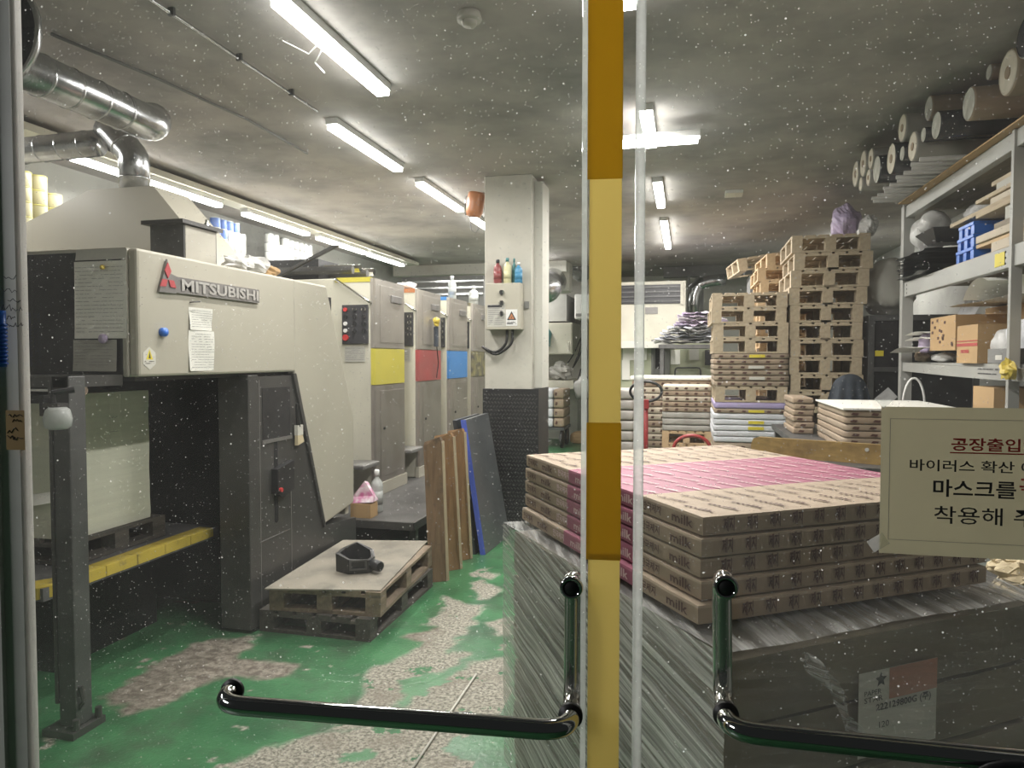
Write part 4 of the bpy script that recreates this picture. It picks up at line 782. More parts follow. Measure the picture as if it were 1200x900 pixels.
# planks and sheets leaning on the walkway edge
def plank(lab, corners, th, mats, ang=0):
    """corners: bottom left, bottom right, top right, top left of the face towards the viewer; leaning as seen"""
    bl, br, tr, tl = [Vector(c) for c in corners]; d = Vector((0.006, th, 0)); t = thing('wood_plank', (bl+br)/2, lab, 'plank', 'planks leaning on the walkway')
    e = (br-bl)*.12; k = (tl-bl)*.03
    front = [bl, br, tr-k, tr-e, tl+e*.6, tl-k]; n = 6
    o = MB().add(front+[p+d for p in front], [tuple(range(n)), tuple(range(n, 2*n))[::-1]]+[(i, n+i, n+(i+1)%n, (i+1)%n) for i in range(n)]).build('board', mats[0], t)
    rim = MB(); q = d*.5; rim.hexa([br, br+Vector((.004,-.004,0)), br+d+Vector((.008,0,0)), br+d], [tr-k, tr-k+Vector((.004,-.004,0)), tr-k+d+Vector((.008,0,0)), tr-k+d]); rim.build('pale_edge', mats[1], t)  # paler strip along the right edge of the plank
plank('short dark stained plank leaning frontmost on the walkway edge', (P(503,683,Z=.001), P(523,681,Z=.001), P(517,512,Y=4.46), P(496,518,Y=4.46)), .022, ('plank','plank_edge'))
plank('reddish brown plank leaning behind the dark stained one', (P(520,670,Z=.001), P(539,667,Z=.001), P(530,507,Y=4.70), P(508,511,Y=4.70)), .022, ('plank_orange','plank_edge'))
plank('pale edged brown plank leaning nearest the grey panels', (P(536,658,Z=.001), P(551,655,Z=.001), P(543,502,Y=4.95), P(524,505,Y=4.95)), .022, ('plank_orange','plank_edge'))
bp_ = thing('blue_edged_panel', P(570, 650, Z=0), 'dark grey panel with blue edge leaning before the pillar', 'panel')
f0, f1, f2, f3 = P(569,650,Z=.002), Vector((-1.445,5.80,.002)), P(572,484,Y=5.75), P(546,492,Y=5.17); dd = Vector((-.025, -.012, 0))
MB().hexa([f0, f1, f1+dd, f0+dd], [f3, f2, f2+dd, f3+dd]).build('board', 'sheet_grey', bp_); MB().hexa([f0, f0+Vector((0,-.008,0)), f0+dd+Vector((-.012,-.008,0)), f0+dd], [f3, f3+Vector((0,-.008,0)), f3+dd+Vector((-.012,-.008,0)), f3+dd]).build('blue_edge', 'blue_edge', bp_)
f0, f1, f2, f3 = [q+Vector((-.075,-.01,-.005 if i > 1 else 0)) for i, q in enumerate((f0, f1, f2, f3))]
MB().hexa([f0, f1, f1+dd, f0+dd], [f3, f2, f2+dd, f3+dd])
tag(MB().hexa([f0, f1, f1+dd, f0+dd], [f3, f2, f2+dd, f3+dd]).build('backing_sheet', 'black_sheet'), 'black panel leaning behind the blue edged panel', 'panel')
# ================================================================== wrapped pile with reams in the doorway
ZB = .92; A = P(590, 612, Z=ZB); B = P(850, 768, Z=ZB); ea = (B-A); LA = ea.length; ea.normalize(); eb = Vector((-ea.y, ea.x, 0)); LB = .98
wp = thing('wrapped_pile', A+ea*LA/2+eb*LB/2-VZ*ZB, 'tall paper pile wrapped in clear stretch film by the door', 'paper pile')
Mw = Matrix(((ea.x, eb.x, 0, 0), (ea.y, eb.y, 0, 0), (0, 0, 1, 0), (0, 0, 0, 1))); C0 = A+ea*LA/2+eb*LB/2; C0.z = 0; Mw = Matrix.Translation(C0) @ Mw
for i in range(5): MB().soft(LA-.05-.01*(i % 2), LB-.05, .145, 8, 8, 3, .006, .012, i, Mw @ Matrix.Translation((0, 0, .15+i*.15)), 5).build('ream_bundle', 'pile_core', wp)
MB().box(-LA/2+.03, LA/2-.03, -LB/2+.03, LB/2-.03, .10, .148, Mw).build('pallet_deck', 'wood_old', wp)
for i in (-1, 0, 1): MB().box(-LA/2+.03, LA/2-.03, i*(LB/2-.08)-.045, i*(LB/2-.08)+.045, 0, .10, Mw).build('pallet_runner', 'wood_old', wp)
def wr(p, k=1): return (mnoise.noise(Vector((p.x*3, p.y*3, p.z*9)))*.006+mnoise.noise(p*14)*.003)*k
def face(name, mat, fn, nrm, nu, nv, su, sv):
    mb = MB(); nrmw = (Mw.to_3x3() @ Vector(nrm)); uvs = []
    def g(u, v):
        p = Mw @ Vector(fn(u, v)); uvs.append((u*su, v*sv)); return p+nrmw*(wr(p))
    mb.grid(nu, nv, g); me_uv = {tuple(round(c, 6) for c in p): q for p, q in zip(mb.v, uvs)}
    o = mb.build(name, mat, wp, True, lambda p: me_uv[tuple(round(c, 6) for c in p)]); return o
x0, x1, y0, y1 = -LA/2, LA/2, -LB/2, LB/2
face('film_side', 'film_side', lambda u, v: (x0+LA*u, y0-.0*v, .06+(ZB-.06)*v), (0,-1,0), 70, 50, LA, ZB)
face('film_end', 'film_end_shaded', lambda u, v: (x1, y0+LB*u, .06+(ZB-.06)*v), (1,0,0), 60, 50, LB, ZB)
face('film_side', 'film_side', lambda u, v: (x0+LA*u, y1, .06+(ZB-.06)*v), (0,1,0), 40, 30, LA, ZB)
face('film_end', 'film_end_shaded', lambda u, v: (x0, y0+LB*u, .06+(ZB-.06)*v), (-1,0,0), 40, 30, LB, ZB)
face('film_top', 'film_top', lambda u, v: (x0+LA*u, y0+LB*v, ZB), (0,0,1), 50, 50, LA, LB)
# stock label on the dark end
pe = P(1010, 790, X=None, Y=None, Z=.80); ex = eb; off = Mw @ Vector((x1-.018, 0, 0))
def on_end(u, v):
    d = FW+RT*((u-600)/F)+UP*((450-v)/F); t = (off-CAM).dot(ea)/d.dot(ea); return CAM+d*t
lb = thing('tmp', (0,0,0), 'x', 'y') if False else None
la_ = on_end(1005, 880); lw = .24; lh = .17
def lq(mb, s0, s1, z0, z1, lift=0):
    q = la_+ea*lift; return mb.add([q+ex*s0+VZ*z0, q+ex*s1+VZ*z0, q+ex*s1+VZ*z1, q+ex*s0+VZ*z1], [(0,1,2,3)])
LBL = lq(MB(), 0, lw, -.02, lh).build('stock_label', 'label_white', wp); lq(MB(), .09, lw, .10, lh, .001).build('orange_panel', 'label_orange', LBL)
mb = MB(); text_on(mb, '222129800G (주)', la_+ea*.001+ex*.05+VZ*.075, ex, VZ, width=.17, height=.022, bold=.02); text_on(mb, 'PAPER', la_+ea*.001+ex*.015+VZ*.118, ex, VZ, width=.05, height=.011); text_on(mb, 'STAR', la_+ea*.001+ex*.015+VZ*.102, ex, VZ, width=.055, height=.012); text_on(mb, '120', la_+ea*.001+ex*.06+VZ*.04, ex, VZ, width=.03, height=.014)
mb.add([la_+ea*.001+ex*(.065+.018*math.cos(math.pi/2+i*math.pi/5)*(1 if i % 2 == 0 else .45))+VZ*(.148+.018*math.sin(math.pi/2+i*math.pi/5)*(1 if i % 2 == 0 else .45)) for i in range(10)], [tuple(range(10))]); mb.build('label_print', 'ink', LBL)
lt = MB(); rr = random.Random(5)
def tail(u, v):
    q = on_end(930+65*u, 768+95*u*u+10*u); return q+ea*(.028+.012*math.sin(u*17+v*5))+ex*(.035*(v-.5)*(1+.6*math.sin(u*9)))+VZ*(.012*math.sin(v*9+u*11))
lt.grid(30, 8, tail); lt.build('loose_film', 'film_top', wp, True, lambda p: (p.x*3, p.z*3))
# the five reams on top
zt0 = ZB+.011; a_ = P(624, 607, Z=zt0); f_ = P(836, 728, Z=zt0)
ang = math.radians(-56.5); ra = Vector((math.cos(ang), math.sin(ang), 0)); rb = Vector((-ra.y, ra.x, 0)); RL, RWd, RH = 1.07, .86, .046
tp = P(820, 603, Z=zt0+5*RH)       # front top corner of the topmost ream
for i in range(5):
    j = 4-i; jx_ = (0, .004, -.002, .008, .02)[j]; jy = (0, -.006, -.004, -.008, -.025)[j]
    fc = Vector((tp.x, tp.y, 0))+ra*(.012+jx_)-rb*(-jy)*0+rb*jy
    ctr = fc-ra*RL/2+rb*RWd/2; R = Matrix(((ra.x, rb.x, 0, ctr.x), (ra.y, rb.y, 0, ctr.y), (0, 0, 1, zt0+i*RH), (0, 0, 0, 1)))
    rm = thing('paper_ream', (ctr.x, ctr.y, zt0+i*RH), '%s wrapped paper ream with pink band on the film wrapped pile' % ORD[j], 'paper ream', 'pink banded reams on the wrapped pile')
    mb = MB().soft(RL, RWd, RH-.003, 44, 30, 6, .0022, .0045, i+5, R, 11)
    Ri = R.inverted()
    for k_, f in enumerate(mb.f):
        cc = Ri @ (sum((mb.v[q] for q in f), Vector())/len(f)); mb.m[k_] = 1 if -.18 < cc.x < .26 else (2 if cc.z > RH*.8 else 0)
    mb.build('wrapper', ['kraft', 'pink', 'kraft_lit'], rm)
    # printed words on the long side, the end and (topmost) the upper face
    tb = MB(); tw = MB()
    for k_ in range(8):
        xx = -RL/2+.03+k_*.132; tgt = tw if -.20 < xx+.05 < .28 else tb; o_ = R @ Vector((xx, -RWd/2-.0045, .012))
        text_on(tgt, 'milk' if k_ % 2 else '한국제지', o_, ra, VZ, width=.085, height=.022, res=1, lift=.0, bold=.02)
    for k_ in range(13):
        o_ = R @ Vector((RL/2+.0045, -RWd/2+.05+k_*.062, .008)); text_on(tb, '제지', o_, rb, VZ, width=.028, height=.032, res=1, lift=0, bold=.03)
    if j == 0:
        for yy in range(13):
            for xx in range(9):
                px = -RL/2+.02+xx*.118; py = -RWd/2+.02+yy*.065; tgt = tw if -.19 < px+.03 and px+.07 < .265 else tb
                o_ = R @ Vector((px, py, RH-.0005)); text_on(tgt, 'milk 한국제지' if xx % 2 else 'milk', o_, R.to_3x3() @ Vector((.97,.24,0)), R.to_3x3() @ Vector((-.24,.97,0)), width=.09, height=.017, res=1, lift=0, bold=.02)
    tag(tb.build('brown_print', 'print_brown', rm), kind='stuff'); tag(tw.build('pale_print', 'print_pale', rm), kind='stuff')
# ================================================================== stacks of pallets and reams at the back
def ream_geo(w, d, h, mat, label, loc, seed, group, mark=True, rz=0, name='paper_ream', tape=None, end=True):
    t = thing(name, loc, label, 'paper ream', group, rz); M = lm(t)
    MB().soft(w, d, h, 14, 10, 4, .0035, h*.17, seed, M, 10).build('wrapper', mat, t, True)
    if mark:
        mb = MB(); rr = random.Random(seed)
        for k in range(int(w/.11)):
            x = -w/2+.03+k*.11+rr.uniform(-.01,.01); mb.add([M @ Vector((x+a, -d/2-.006, h*b)) for a, b in ((0,.35),(.035,.30),(.045,.62),(.012,.7))], [(0,1,2,3)])
        mb.build('printed_mark', 'print_brown', t)
    if tape: MB().add([M @ Vector((x, -d/2-.007, z)) for x, z in ((-.02,h*.25),(.12,h*.25),(.12,h*.8),(-.02,h*.8))], [(0,1,2,3)]).build('label', tape, t)
    return t
Yp = 7.0
# tall pallet stack
PR = pallet_proto(.62, .92, .158, 'wood_tan', 'x', (0, 0, -5), 'wood_tan')
top = 2.632; cxs = [1.275, 1.295, 1.265, 1.255]+[1.245]*13
for i in range(16):
    o = copy_tree(PR); s = 1.07 if i < 4 else 1.0; z = top-.16*(i+1)
    if z < 0: continue
    put(o, (cxs[i]+random.uniform(-.006,.006), Yp+.48, z), (0, 0, random.uniform(-.012,.012)), 'wooden pallet, %s of tall stack beside the grey rack' % ORD[i], 'tall pallet stack beside the rack'); o.scale = (s, 1, 1)
zb = top-.16*16
# left stack: four pallets on reams on a pallet on reams
zz = 2.115
for i in range(4):
    o = copy_tree(PR); zz -= .142; put(o, (.578+(-.012,-.022,.006,.0)[i], Yp+.46, zz), (0, 0, (.0,.01,-.01,.0)[i]), 'wooden pallet, %s of four on brown reams' % ORD[i], 'four pallets on brown reams'); o.scale = (1.08, 1, .142/.158)
rt = zz
for i in range(6):
    rt -= .052; ream_geo(.67, .92, .05, 'kraft_dark' if i != 1 else 'kraft', 'brown wrapped ream, %s of six under four pallets' % ORD[i], (.59+random.uniform(-.006,.006), Yp+.46, rt), i+20, 'brown reams under four pallets', True, 0, 'paper_ream', 'sticker_yellow' if i == 0 else ('label_white' if i in (2, 4) else None))
o = copy_tree(PR); rt -= .148; put(o, (.59, Yp+.46, rt), (0,0,0), 'wooden pallet sandwiched between brown reams and a purple ream', 'pallet between reams'); o.scale = (1.04, 1, .148/.158)
rt -= .062; ream_geo(.66, .92, .06, 'purple_wrap', 'purple wrapped ream under a sandwiched pallet', (.59, Yp+.46, rt), 31, None, False)
rt -= .045; ream_geo(.66, .92, .044, 'kraft_dark', 'thin brown ream right below the purple ream', (.59, Yp+.46, rt), 32, None, True, 0, 'paper_ream', 'sticker_yellow')
for i in range(5):
    rt -= .055; ream_geo(.67, .92, .053, 'white_wrap', 'white wrapped ream, %s of five below the purple ream' % ORD[i], (.588+random.uniform(-.008,.008), Yp+.46, rt), 33+i, 'white reams below the purple one', False, 0, 'paper_ream', 'sticker_yellow' if i in (1, 2) else None)
n = 6; hh = (rt-.158)/n
for i in range(n):
    rt -= hh; ream_geo(.66, .92, hh*.97, 'kraft_dark', 'brown wrapped ream, %s of the batch below white reams' % ORD[i], (.59, Yp+.46, rt), 40+i, 'brown reams below white reams', True)
o = copy_tree(PR); put(o, (.59, Yp+.46, 0), (0,0,0), 'wooden pallet on the floor carrying the mixed ream stack', 'pallets on the floor'); o.scale = (1.04, 1, rt/.158)
# light pallets behind
q0 = P(905, 300, Y=8.4)
PL = pallet_proto(.62, .92, .15, 'wood_light', 'x', (0, 0, -5), 'wood_light')
zt = P(905, 313, Y=8.2).z
pz = zt/17
for i in range(17):
    z = zt-pz*(i+1)
    o = copy_tree(PL); put(o, (P(910, 313, Y=8.2).x+.12+.03*(i % 2), 8.68, z), (0, 0, 0), 'new light pallet, %s of stack behind the tall stack' % ORD[i], 'new light pallets behind'); o.scale = (1, 1, pz/.15)
o = copy_tree(PL); put(o, (P(930, 300, Y=8.2).x+.02, 8.7, zt+.001), (0, 0, .05), 'lone light pallet lying across the light pallet stack', 'new light pallets behind')
o = copy_tree(PR); a = P(858, 318, Y=9.3); put(o, (a.x+.42, 9.75, a.z+.05), (0, math.radians(-9), .1), 'weathered pallet lying tilted on a far stack under the ceiling', 'far pallets'); o.scale = (1.25, 1, 1)
ts = thing('crate_stack', (a.x+.5, 9.75, 0), 'far dark crate stack carrying a tilted pallet', 'crate'); MB().box(a.x+.22, a.x+.9, 9.35, 9.85, .0, a.z-.05).build('body', 'dark_wall', ts)
for z in (.5, 1.0, 1.5, 2.0): MB().box(a.x+.21, a.x+.91, 9.34, 9.36, z, z+.03).build('band', 'wood_old', ts)
# ream stacks on the floor beyond (left of the mixed stack)
Ya = 8.4; x0_ = P(776, 470, Y=Ya).x; x1_ = P(834, 470, Y=Ya).x; zt = P(800, 452, Y=Ya).z; wA = x1_-x0_; cA = (x0_+x1_)/2
zz = zt
for i, (h, m) in enumerate(((.06,'kraft_pale'),(.06,'kraft'),(.065,'kraft_pale'),(.06,'kraft'),(.06,'kraft_dark'),(.075,'grey_wrap'),(.075,'grey_wrap'),(.07,'grey_wrap'))):
    zz -= h; ream_geo(wA, .74, h*.97, m, '%s ream, %s of short stack beside the red truck' % ('grey film wrapped' if m == 'grey_wrap' else 'brown wrapped', ORD[i]), (cA, Ya+.38, zz), 60+i, 'reams in the short stack', m != 'grey_wrap')
i = 0
while zz > .02:
    h = min(.158, zz); zz -= h; o = copy_tree(PL); put(o, (cA, Ya+.38, zz), (0,0,0), 'light pallet, %s of those under the short ream stack' % ORD[i], 'pallets under the short ream stack'); o.scale = (wA/.62, .8, h/.15); i += 1
Yb = 9.2; xb0 = P(740, 470, Y=Yb).x; xb1 = P(834, 470, Y=Yb).x; zt = P(790, 441, Y=Yb).z; zz = zt
tag(MB().soft(xb1-xb0+.04, .66, .05, 14, 8, 3, .004, .01, 3, Matrix.Translation(((xb0+xb1)/2, Yb+.33, zt-.05))).build('paper_sheets', 'paper', None, True), 'white sheets lying on the wide brown ream stack', 'paper')
zz -= .05
for i in range(12):
    h = .086; zz -= h
    if zz < .1: break
    ream_geo(xb1-xb0, .62, h*.97, 'kraft_pale' if i % 3 else 'kraft', 'pale brown ream, %s of wide stack under white sheets' % ORD[i], ((xb0+xb1)/2, Yb+.33, zz), 80+i, 'reams in the wide stack', True)
o = copy_tree(PL); put(o, ((xb0+xb1)/2, Yb+.33, 0), (0,0,0), 'light pallet on the floor under the wide ream stack', 'pallets on the floor'); o.scale = ((xb1-xb0)/.62, .66, max(zz+h if zz < .1 else zz, .05)/.15)
# grey bundles left of it
xg = P(722, 500, Y=8.6).x; zt = P(735, 456, Y=8.6).z
n = 9
for i in range(n):
    h = zt/n; ream_geo(.42, .6, h*.97, 'grey_wrap', 'grey film bundle, %s of stack behind the taped door edge' % ORD[n-1-i], (xg, 8.9, i*h), 100+i, 'grey film bundles', False)
for p in (PR, PL):
    for c in list(p.children): bpy.data.objects.remove(c)
    bpy.data.objects.remove(p)
# red hand pallet trucks
def truck(loc, label, rz, hz=1.1, wide=.30, bar=True, lean=.1):
    t = thing('pallet_truck', loc, label, 'pallet truck', 'red hand pallet trucks', rz); M = lm(t); v = lambda x, y, z: M @ Vector((x, y, z))
    MB().tube([v(0,0,.18), v(0,-lean,hz-.16)], .022, 10).build('tow_bar', 'red_paint', t, True)
    pts = [v(wide/2*math.cos(a), -lean-.02, hz-.05+.10*math.sin(a)) for a in [2*math.pi*i/28 for i in range(29)]]
    MB().tube(pts, .014, 8).build('loop_grip', 'red_paint' if not bar else 'press_black', t, True)
    MB().box(-.03, .03, -.05-lean, .03-lean, hz-.22, hz-.13, M).build('grip_root', 'red_paint', t)
    MB().prism([(-.12,.06),(.12,.06),(.09,.42),(-.09,.42)], 'y', -.06, .12); b = MB().hexa([v(-.14,.0,.06),v(.14,.0,.06),v(.14,.18,.06),v(-.14,.18,.06)], [v(-.08,.02,.40),v(.08,.02,.40),v(.08,.14,.40),v(-.08,.14,.40)]); b.build('pump_housing', 'red_paint', t)
    for x in (-.2, .2): MB().box(x-.08, x+.08, .12, 1.1, .06, .12, M).build('fork', 'red_paint', t)
    for x in (-.08, .08): MB().cyl(v(x-.025, .03, .09), v(x+.025, .03, .09), .09, n=16).build('wheel', 'rubber', t, True)
q = P(757, 470, Y=7.2); truck((q.x, 7.3, 0), 'red pallet truck with black loop grip near the short ream stack', 0, 1.22, .31)
q = P(811, 520, Y=5.6); truck((q.x, 5.7, 0), 'red pallet truck with red loop grip behind the pink banded reams', 0, .86, .27, False)
# ------------------------------------------------------------------ machines and the far wall
fm = thing('louvred_machine', (-.3, 11.2, 0), 'large beige machine with dark louvres at the far end', 'machine'); Ym = 11.0
x0_, x1_ = -2.0, 1.0; MB().box(P(700,400,Y=Ym).x, P(803,400,Y=Ym).x, Ym, Ym+.8, P(760,402,Y=Ym).z, P(760,330,Y=Ym).z).build('upper_body', 'cream', fm)
a, b = P(705, 357, Y=Ym), P(800, 333, Y=Ym); lv = MB().box(a.x, b.x, Ym-.02, Ym, a.z, b.z).build('louvre_recess', 'panel_dark', fm)
for i in range(4): MB().box(a.x, b.x, Ym-.035, Ym-.015, a.z+(b.z-a.z)*(i+.5)/4-.012, a.z+(b.z-a.z)*(i+.5)/4+.012).build('slat', 'post_grey', lv)
for i, (xx, zz_) in enumerate(((a.x, 0), (b.x, 0))): MB().box(xx-.03, xx+.01, Ym-.04, Ym-.01, a.z-.02, b.z+.02).build('louvre_frame', 'cream', lv)
a, b = P(756, 368, Y=Ym), P(771, 360, Y=Ym); MB().box(a.x, b.x, Ym-.012, Ym, a.z, b.z).build('nameplate', 'badge', fm)
a, b = P(690, 408, Y=Ym-.3), P(790, 400, Y=Ym-.3); MB().box(a.x, b.x, Ym-.3, Ym+.8, a.z, b.z).build('shelf_lip', 'wall_pale', fm)
a, b = P(690, 530, Y=Ym), P(840, 402, Y=Ym); MB().box(a.x, b.x, Ym, Ym+.8, 0, b.z).build('lower_body', 'machine_green', fm)
for (u0, v0, u1, v1, m) in ((763,398,785,440,'dark_wall'),(768,408,775,432,'void'),(786,410,797,427,'paper'),(808,408,819,422,'paper_grey'),(826,410,836,428,'panel_dark'),(730,400,741,422,'paper'),(741,400,758,422,'paper'),(729,422,738,445,'paper')):
    a, b = P(u0, v1, Y=Ym-.02), P(u1, v0, Y=Ym-.02); MB().box(a.x, b.x, Ym-.03-(.01 if m == 'void' else 0), Ym, a.z, b.z).build('panel' if m in ('dark_wall','void','panel_dark') else 'posted_sheet', m, fm)
mb = MB().tube(bend([P(791,440,Y=Ym-.02), P(791,431,Y=Ym-.03), P(821,431,Y=Ym-.03), P(821,440,Y=Ym-.02)], .05, 3), .012, 6); mb.build('hatch_outline', 'post_grey', fm)
# crumpled paper pile on a table
wt = thing('waste_table', (.05, 9.9, 0), 'grey table carrying crumpled waste paper', 'table'); tz = P(800, 404, Y=10.0).z; ax, bx_ = P(772,404,Y=10.0).x, P(838,404,Y=10.0).x+.08
MB().box(ax, bx_, 9.9, 10.6, tz-.05, tz).build('top', 'post_grey', wt)
for x in (ax+.02, bx_-.07):
    for y in (9.92, 10.5): MB().box(x, x+.05, y, y+.05, 0, tz-.05).build('leg', 'post_grey', wt)
rr = random.Random(4)
wpp = thing('waste_paper', ((ax+bx_)/2, 10.2, tz), 'heap of crumpled white and lilac waste sheets on the table', 'waste paper')
zcur = tz
for i in range(11):
    m = 'white_wrap' if i < 6 else 'lilac_sheet'; s = 1-.035*i; dz = .052
    cx_ = (ax+bx_)/2+rr.uniform(-.06,.03)+.02*i; w_ = (bx_-ax)*.55*s; sd_ = i*3.7
    MB().grid(18, 8, lambda u, v: Vector((cx_+w_*(2*u-1), 9.92+.65*v+.05*mnoise.noise(Vector((u*9, sd_, 0))), zcur+.02+dz*.8*(.5+mnoise.noise(Vector((u*7, v*5, sd_))))))).build('sheet', m if i % 4 else 'plastic_bag', wpp)
    zcur += dz*.75
# far wall pieces: dark beam, elbowed flue
tag(MB().box(-.4, XR, 12.6, 12.8, 2.9, ZC-.001).build('ceiling_beam', 'dark_wall'), 'dark beam under the ceiling behind the louvred machine', 'beam')
duct('wall_flue', bend([P(812,372,Y=12.2), P(814,338,Y=12.2), P(822,330,Y=12.2), P(850,328,Y=12.2)], .2), .10, 'thin silver elbowed flue behind the lilac waste paper', False)
mb = MB().box(P(805,400,Y=12.4).x, P(808,400,Y=12.4).x, 12.4, 12.5, 0, 2.9); mb.box(P(820,400,Y=12.4).x, P(824,400,Y=12.4).x, 12.4, 12.5, 0, 2.9); tag(mb.build('dark_pipes', 'dark_wall'), 'pair of dark upright pipes beside the silver elbow', 'pipe')
bx = tag(MB().box(-4.9, -1.9, 11.4, 11.6, P(520,322,Y=11.4).z, P(520,310,Y=11.4).z).build('ceiling_beam', 'wall_pale'), 'pale beam across the room behind the printing units', 'beam')
ct = thing('cable_tray', (-3.3, 11.2, 2.4), 'dark cable tray with shiny rails behind the units', 'tray'); a, b = P(470, 347, Y=11.2), P(566, 322, Y=11.2); MB().box(a.x, b.x, 11.25, 11.4, a.z-.2, b.z).build('back', 'dark_wall', ct)
for k in range(3): MB().box(a.x, b.x, 11.2, 11.25, a.z+(b.z-a.z)*k/3, a.z+(b.z-a.z)*k/3+.03).build('rail', 'galv', ct)
MB().cyl((a.x+1.0, 11.3, 0), (a.x+1.0, 11.3, a.z), .03, n=8).build('stand', 'dark_wall', ct)
# narrow view between pillar and door edge
Yw = 12.6
hc = thing('wall_cabinet', P(650, 415, Y=Yw), 'cream wall cabinet with two doors beyond the pillar', 'cabinet'); a, b = P(600,415,Y=Yw), P(671,378,Y=Yw); MB().box(a.x, b.x, Yw, YB-.001, a.z, b.z).build('body', 'cream', hc)
for (u0, u1) in ((602,637),(638,670)):
    p, q = P(u0,414,Y=Yw), P(u1,379,Y=Yw); d_ = MB().box(p.x, q.x, Yw-.02, Yw, p.z, q.z, bev=.004).build('door', 'cream', hc); MB().box(q.x-.06, q.x-.04, Yw-.035, Yw-.02, p.z+.05, p.z+.2).build('handle', 'chrome', d_)
a, b = P(600,377,Y=Yw+.4), P(664,345,Y=Yw+.4); tag(MB().box(a.x, b.x, Yw+.4, YB-.001, a.z, b.z).build('wall_board', 'wall_paint'), 'grey wall board above the cream cabinet', 'panel')
p = P(636, 396, Y=Yw-.13); hp = tag(MB().blob(p, (.16,.12,.22), 3, .3).build('hanging_bag', 'bottle_teal', None, True), 'dark green bag hanging on the cream cabinet', 'bag')
wb = thing('work_counter', P(650,448,Y=Yw), 'cream counter below the wall cabinet', 'counter'); a, b = P(600,455,Y=Yw-.2), P(672,446,Y=Yw-.2); MB().box(a.x, b.x, Yw-.2, YB-.001, a.z, b.z).build('top', 'cream', wb); MB().box(a.x+.1, b.x-.02, Yw+.4, YB-.001, 0, a.z).build('cabinet', 'wall_pale', wb)
p = P(656, 440, Y=Yw); tag(MB().blob((p.x,p.y,b.z+.155), (.22,.15,.15), 6, .5, 14, 10, 2.4, .3).build('plastic_sack', 'grey_wrap'), 'crumpled clear plastic sack on the counter', 'bag')
p = P(638, 444, Y=Yw-.1); bottle('small_jar', (p.x, p.y, P(638,446,Y=Yw-.2).z), .06, .14, 'white_plastic', 'white_plastic', 'small white jar beside the plastic sack')
ch = thing('ream_trolley', P(646,500,Y=11.8), 'low trolley loaded with brown and striped reams beyond the pillar', 'trolley'); a, b = P(615,500,Y=11.6), P(661,456,Y=11.6)
MB().box(a.x, b.x, 11.6, 12.3, a.z-.05, a.z).build('deck', 'post_grey', ch)
for x in (a.x+.05, b.x-.05):
    for y in (11.7, 12.2): MB().cyl((x-.02,y,(a.z-.05)/2), (x+.02,y,(a.z-.05)/2), (a.z-.05)/2, n=14).build('caster', 'rubber', ch)
hh = (b.z-a.z)/4
for i in range(4):
    xs = P(648,470,Y=11.6).x; ream_geo(b.x-xs-.01, .7, hh*.97, 'kraft', 'brown ream, %s of trolley pile beyond the pillar' % ORD[3-i], ((b.x+xs)/2, 11.96, a.z+i*hh), 120+i, 'brown reams on the trolley', True)
    ream_geo(xs-a.x-.01, .7, hh*.97, 'white_wrap', 'striped white ream, %s of trolley pile beyond the pillar' % ORD[3-i], ((a.x+xs)/2, 11.96, a.z+i*hh), 130+i, 'white reams on the trolley', False)
ac = thing('wall_box', P(680,372,Y=12.8), 'white wall unit with hanging cables beyond the pillar', 'air unit'); a, b = P(673,374,Y=12.8), P(700,344,Y=12.8); MB().box(a.x, b.x, 12.8, YB-.001, a.z, b.z, bev=.03).build('case', 'white_plastic', ac); MB().box(a.x+.03, b.x-.03, 12.79, 12.8, a.z+.05, a.z+.1).build('vent', 'dark_wall', ac)
for i, (u, v) in enumerate(((683,400),(686,410),(680,420))): MB().tube(bend([P(684-i,374,Y=12.85), P(u,v-10,Y=12.85), P(u-10,v+14,Y=12.9), P(u-18,v+26,Y=12.95)], .1), .012, 6).build('cable', 'rubber', ac, True)
p = P(683, 455, Y=12.4); bb = thing('carrier_bag', P(683,468,Y=12.4), 'white carrier bag hanging beside the counter', 'bag'); MB().blob((p.x,p.y,p.z), (.17,.08,.2), 9, .35).build('sack', 'plastic_bag', bb, True); MB().tube([(p.x-.08,p.y,p.z+.15),(p.x-.04,p.y,p.z+.34),(p.x+.04,p.y,p.z+.34),(p.x+.08,p.y,p.z+.15)], .014, 6).build('handle', 'press_black', bb)
p = P(676, 497, Y=12.6); tag(MB().soft(.6,.4,.2,8,6,3,.03,.06,3,Matrix.Translation((p.x+.22,p.y-.1,0))).build('carton_heap', 'carton'), 'flattened brown carton on the floor beyond the pillar', 'carton')
# ducts up there
duct('round_fan_duct', [P(640,338,Y=10.5), P(648,330,Y=11.4)], .22, 'wide short silver duct high beyond the pillar', False)
p = P(655, 322, Y=11.8); tag(MB().soft(.42,.4,.5,5,5,5,.01,.05,2,Matrix.Translation((p.x,p.y,p.z-.3))).build('white_hood', 'wall_pale'), 'pale box hood hanging high beyond the pillar', 'hood')
p = P(682, 318, Y=12.3); tag(MB().blob((p.x,p.y,p.z), (.2,.18,.18), 5, .3).build('duct_bundle', 'dark_wall'), 'dark bundle of hoses high beyond the pillar', 'hoses')
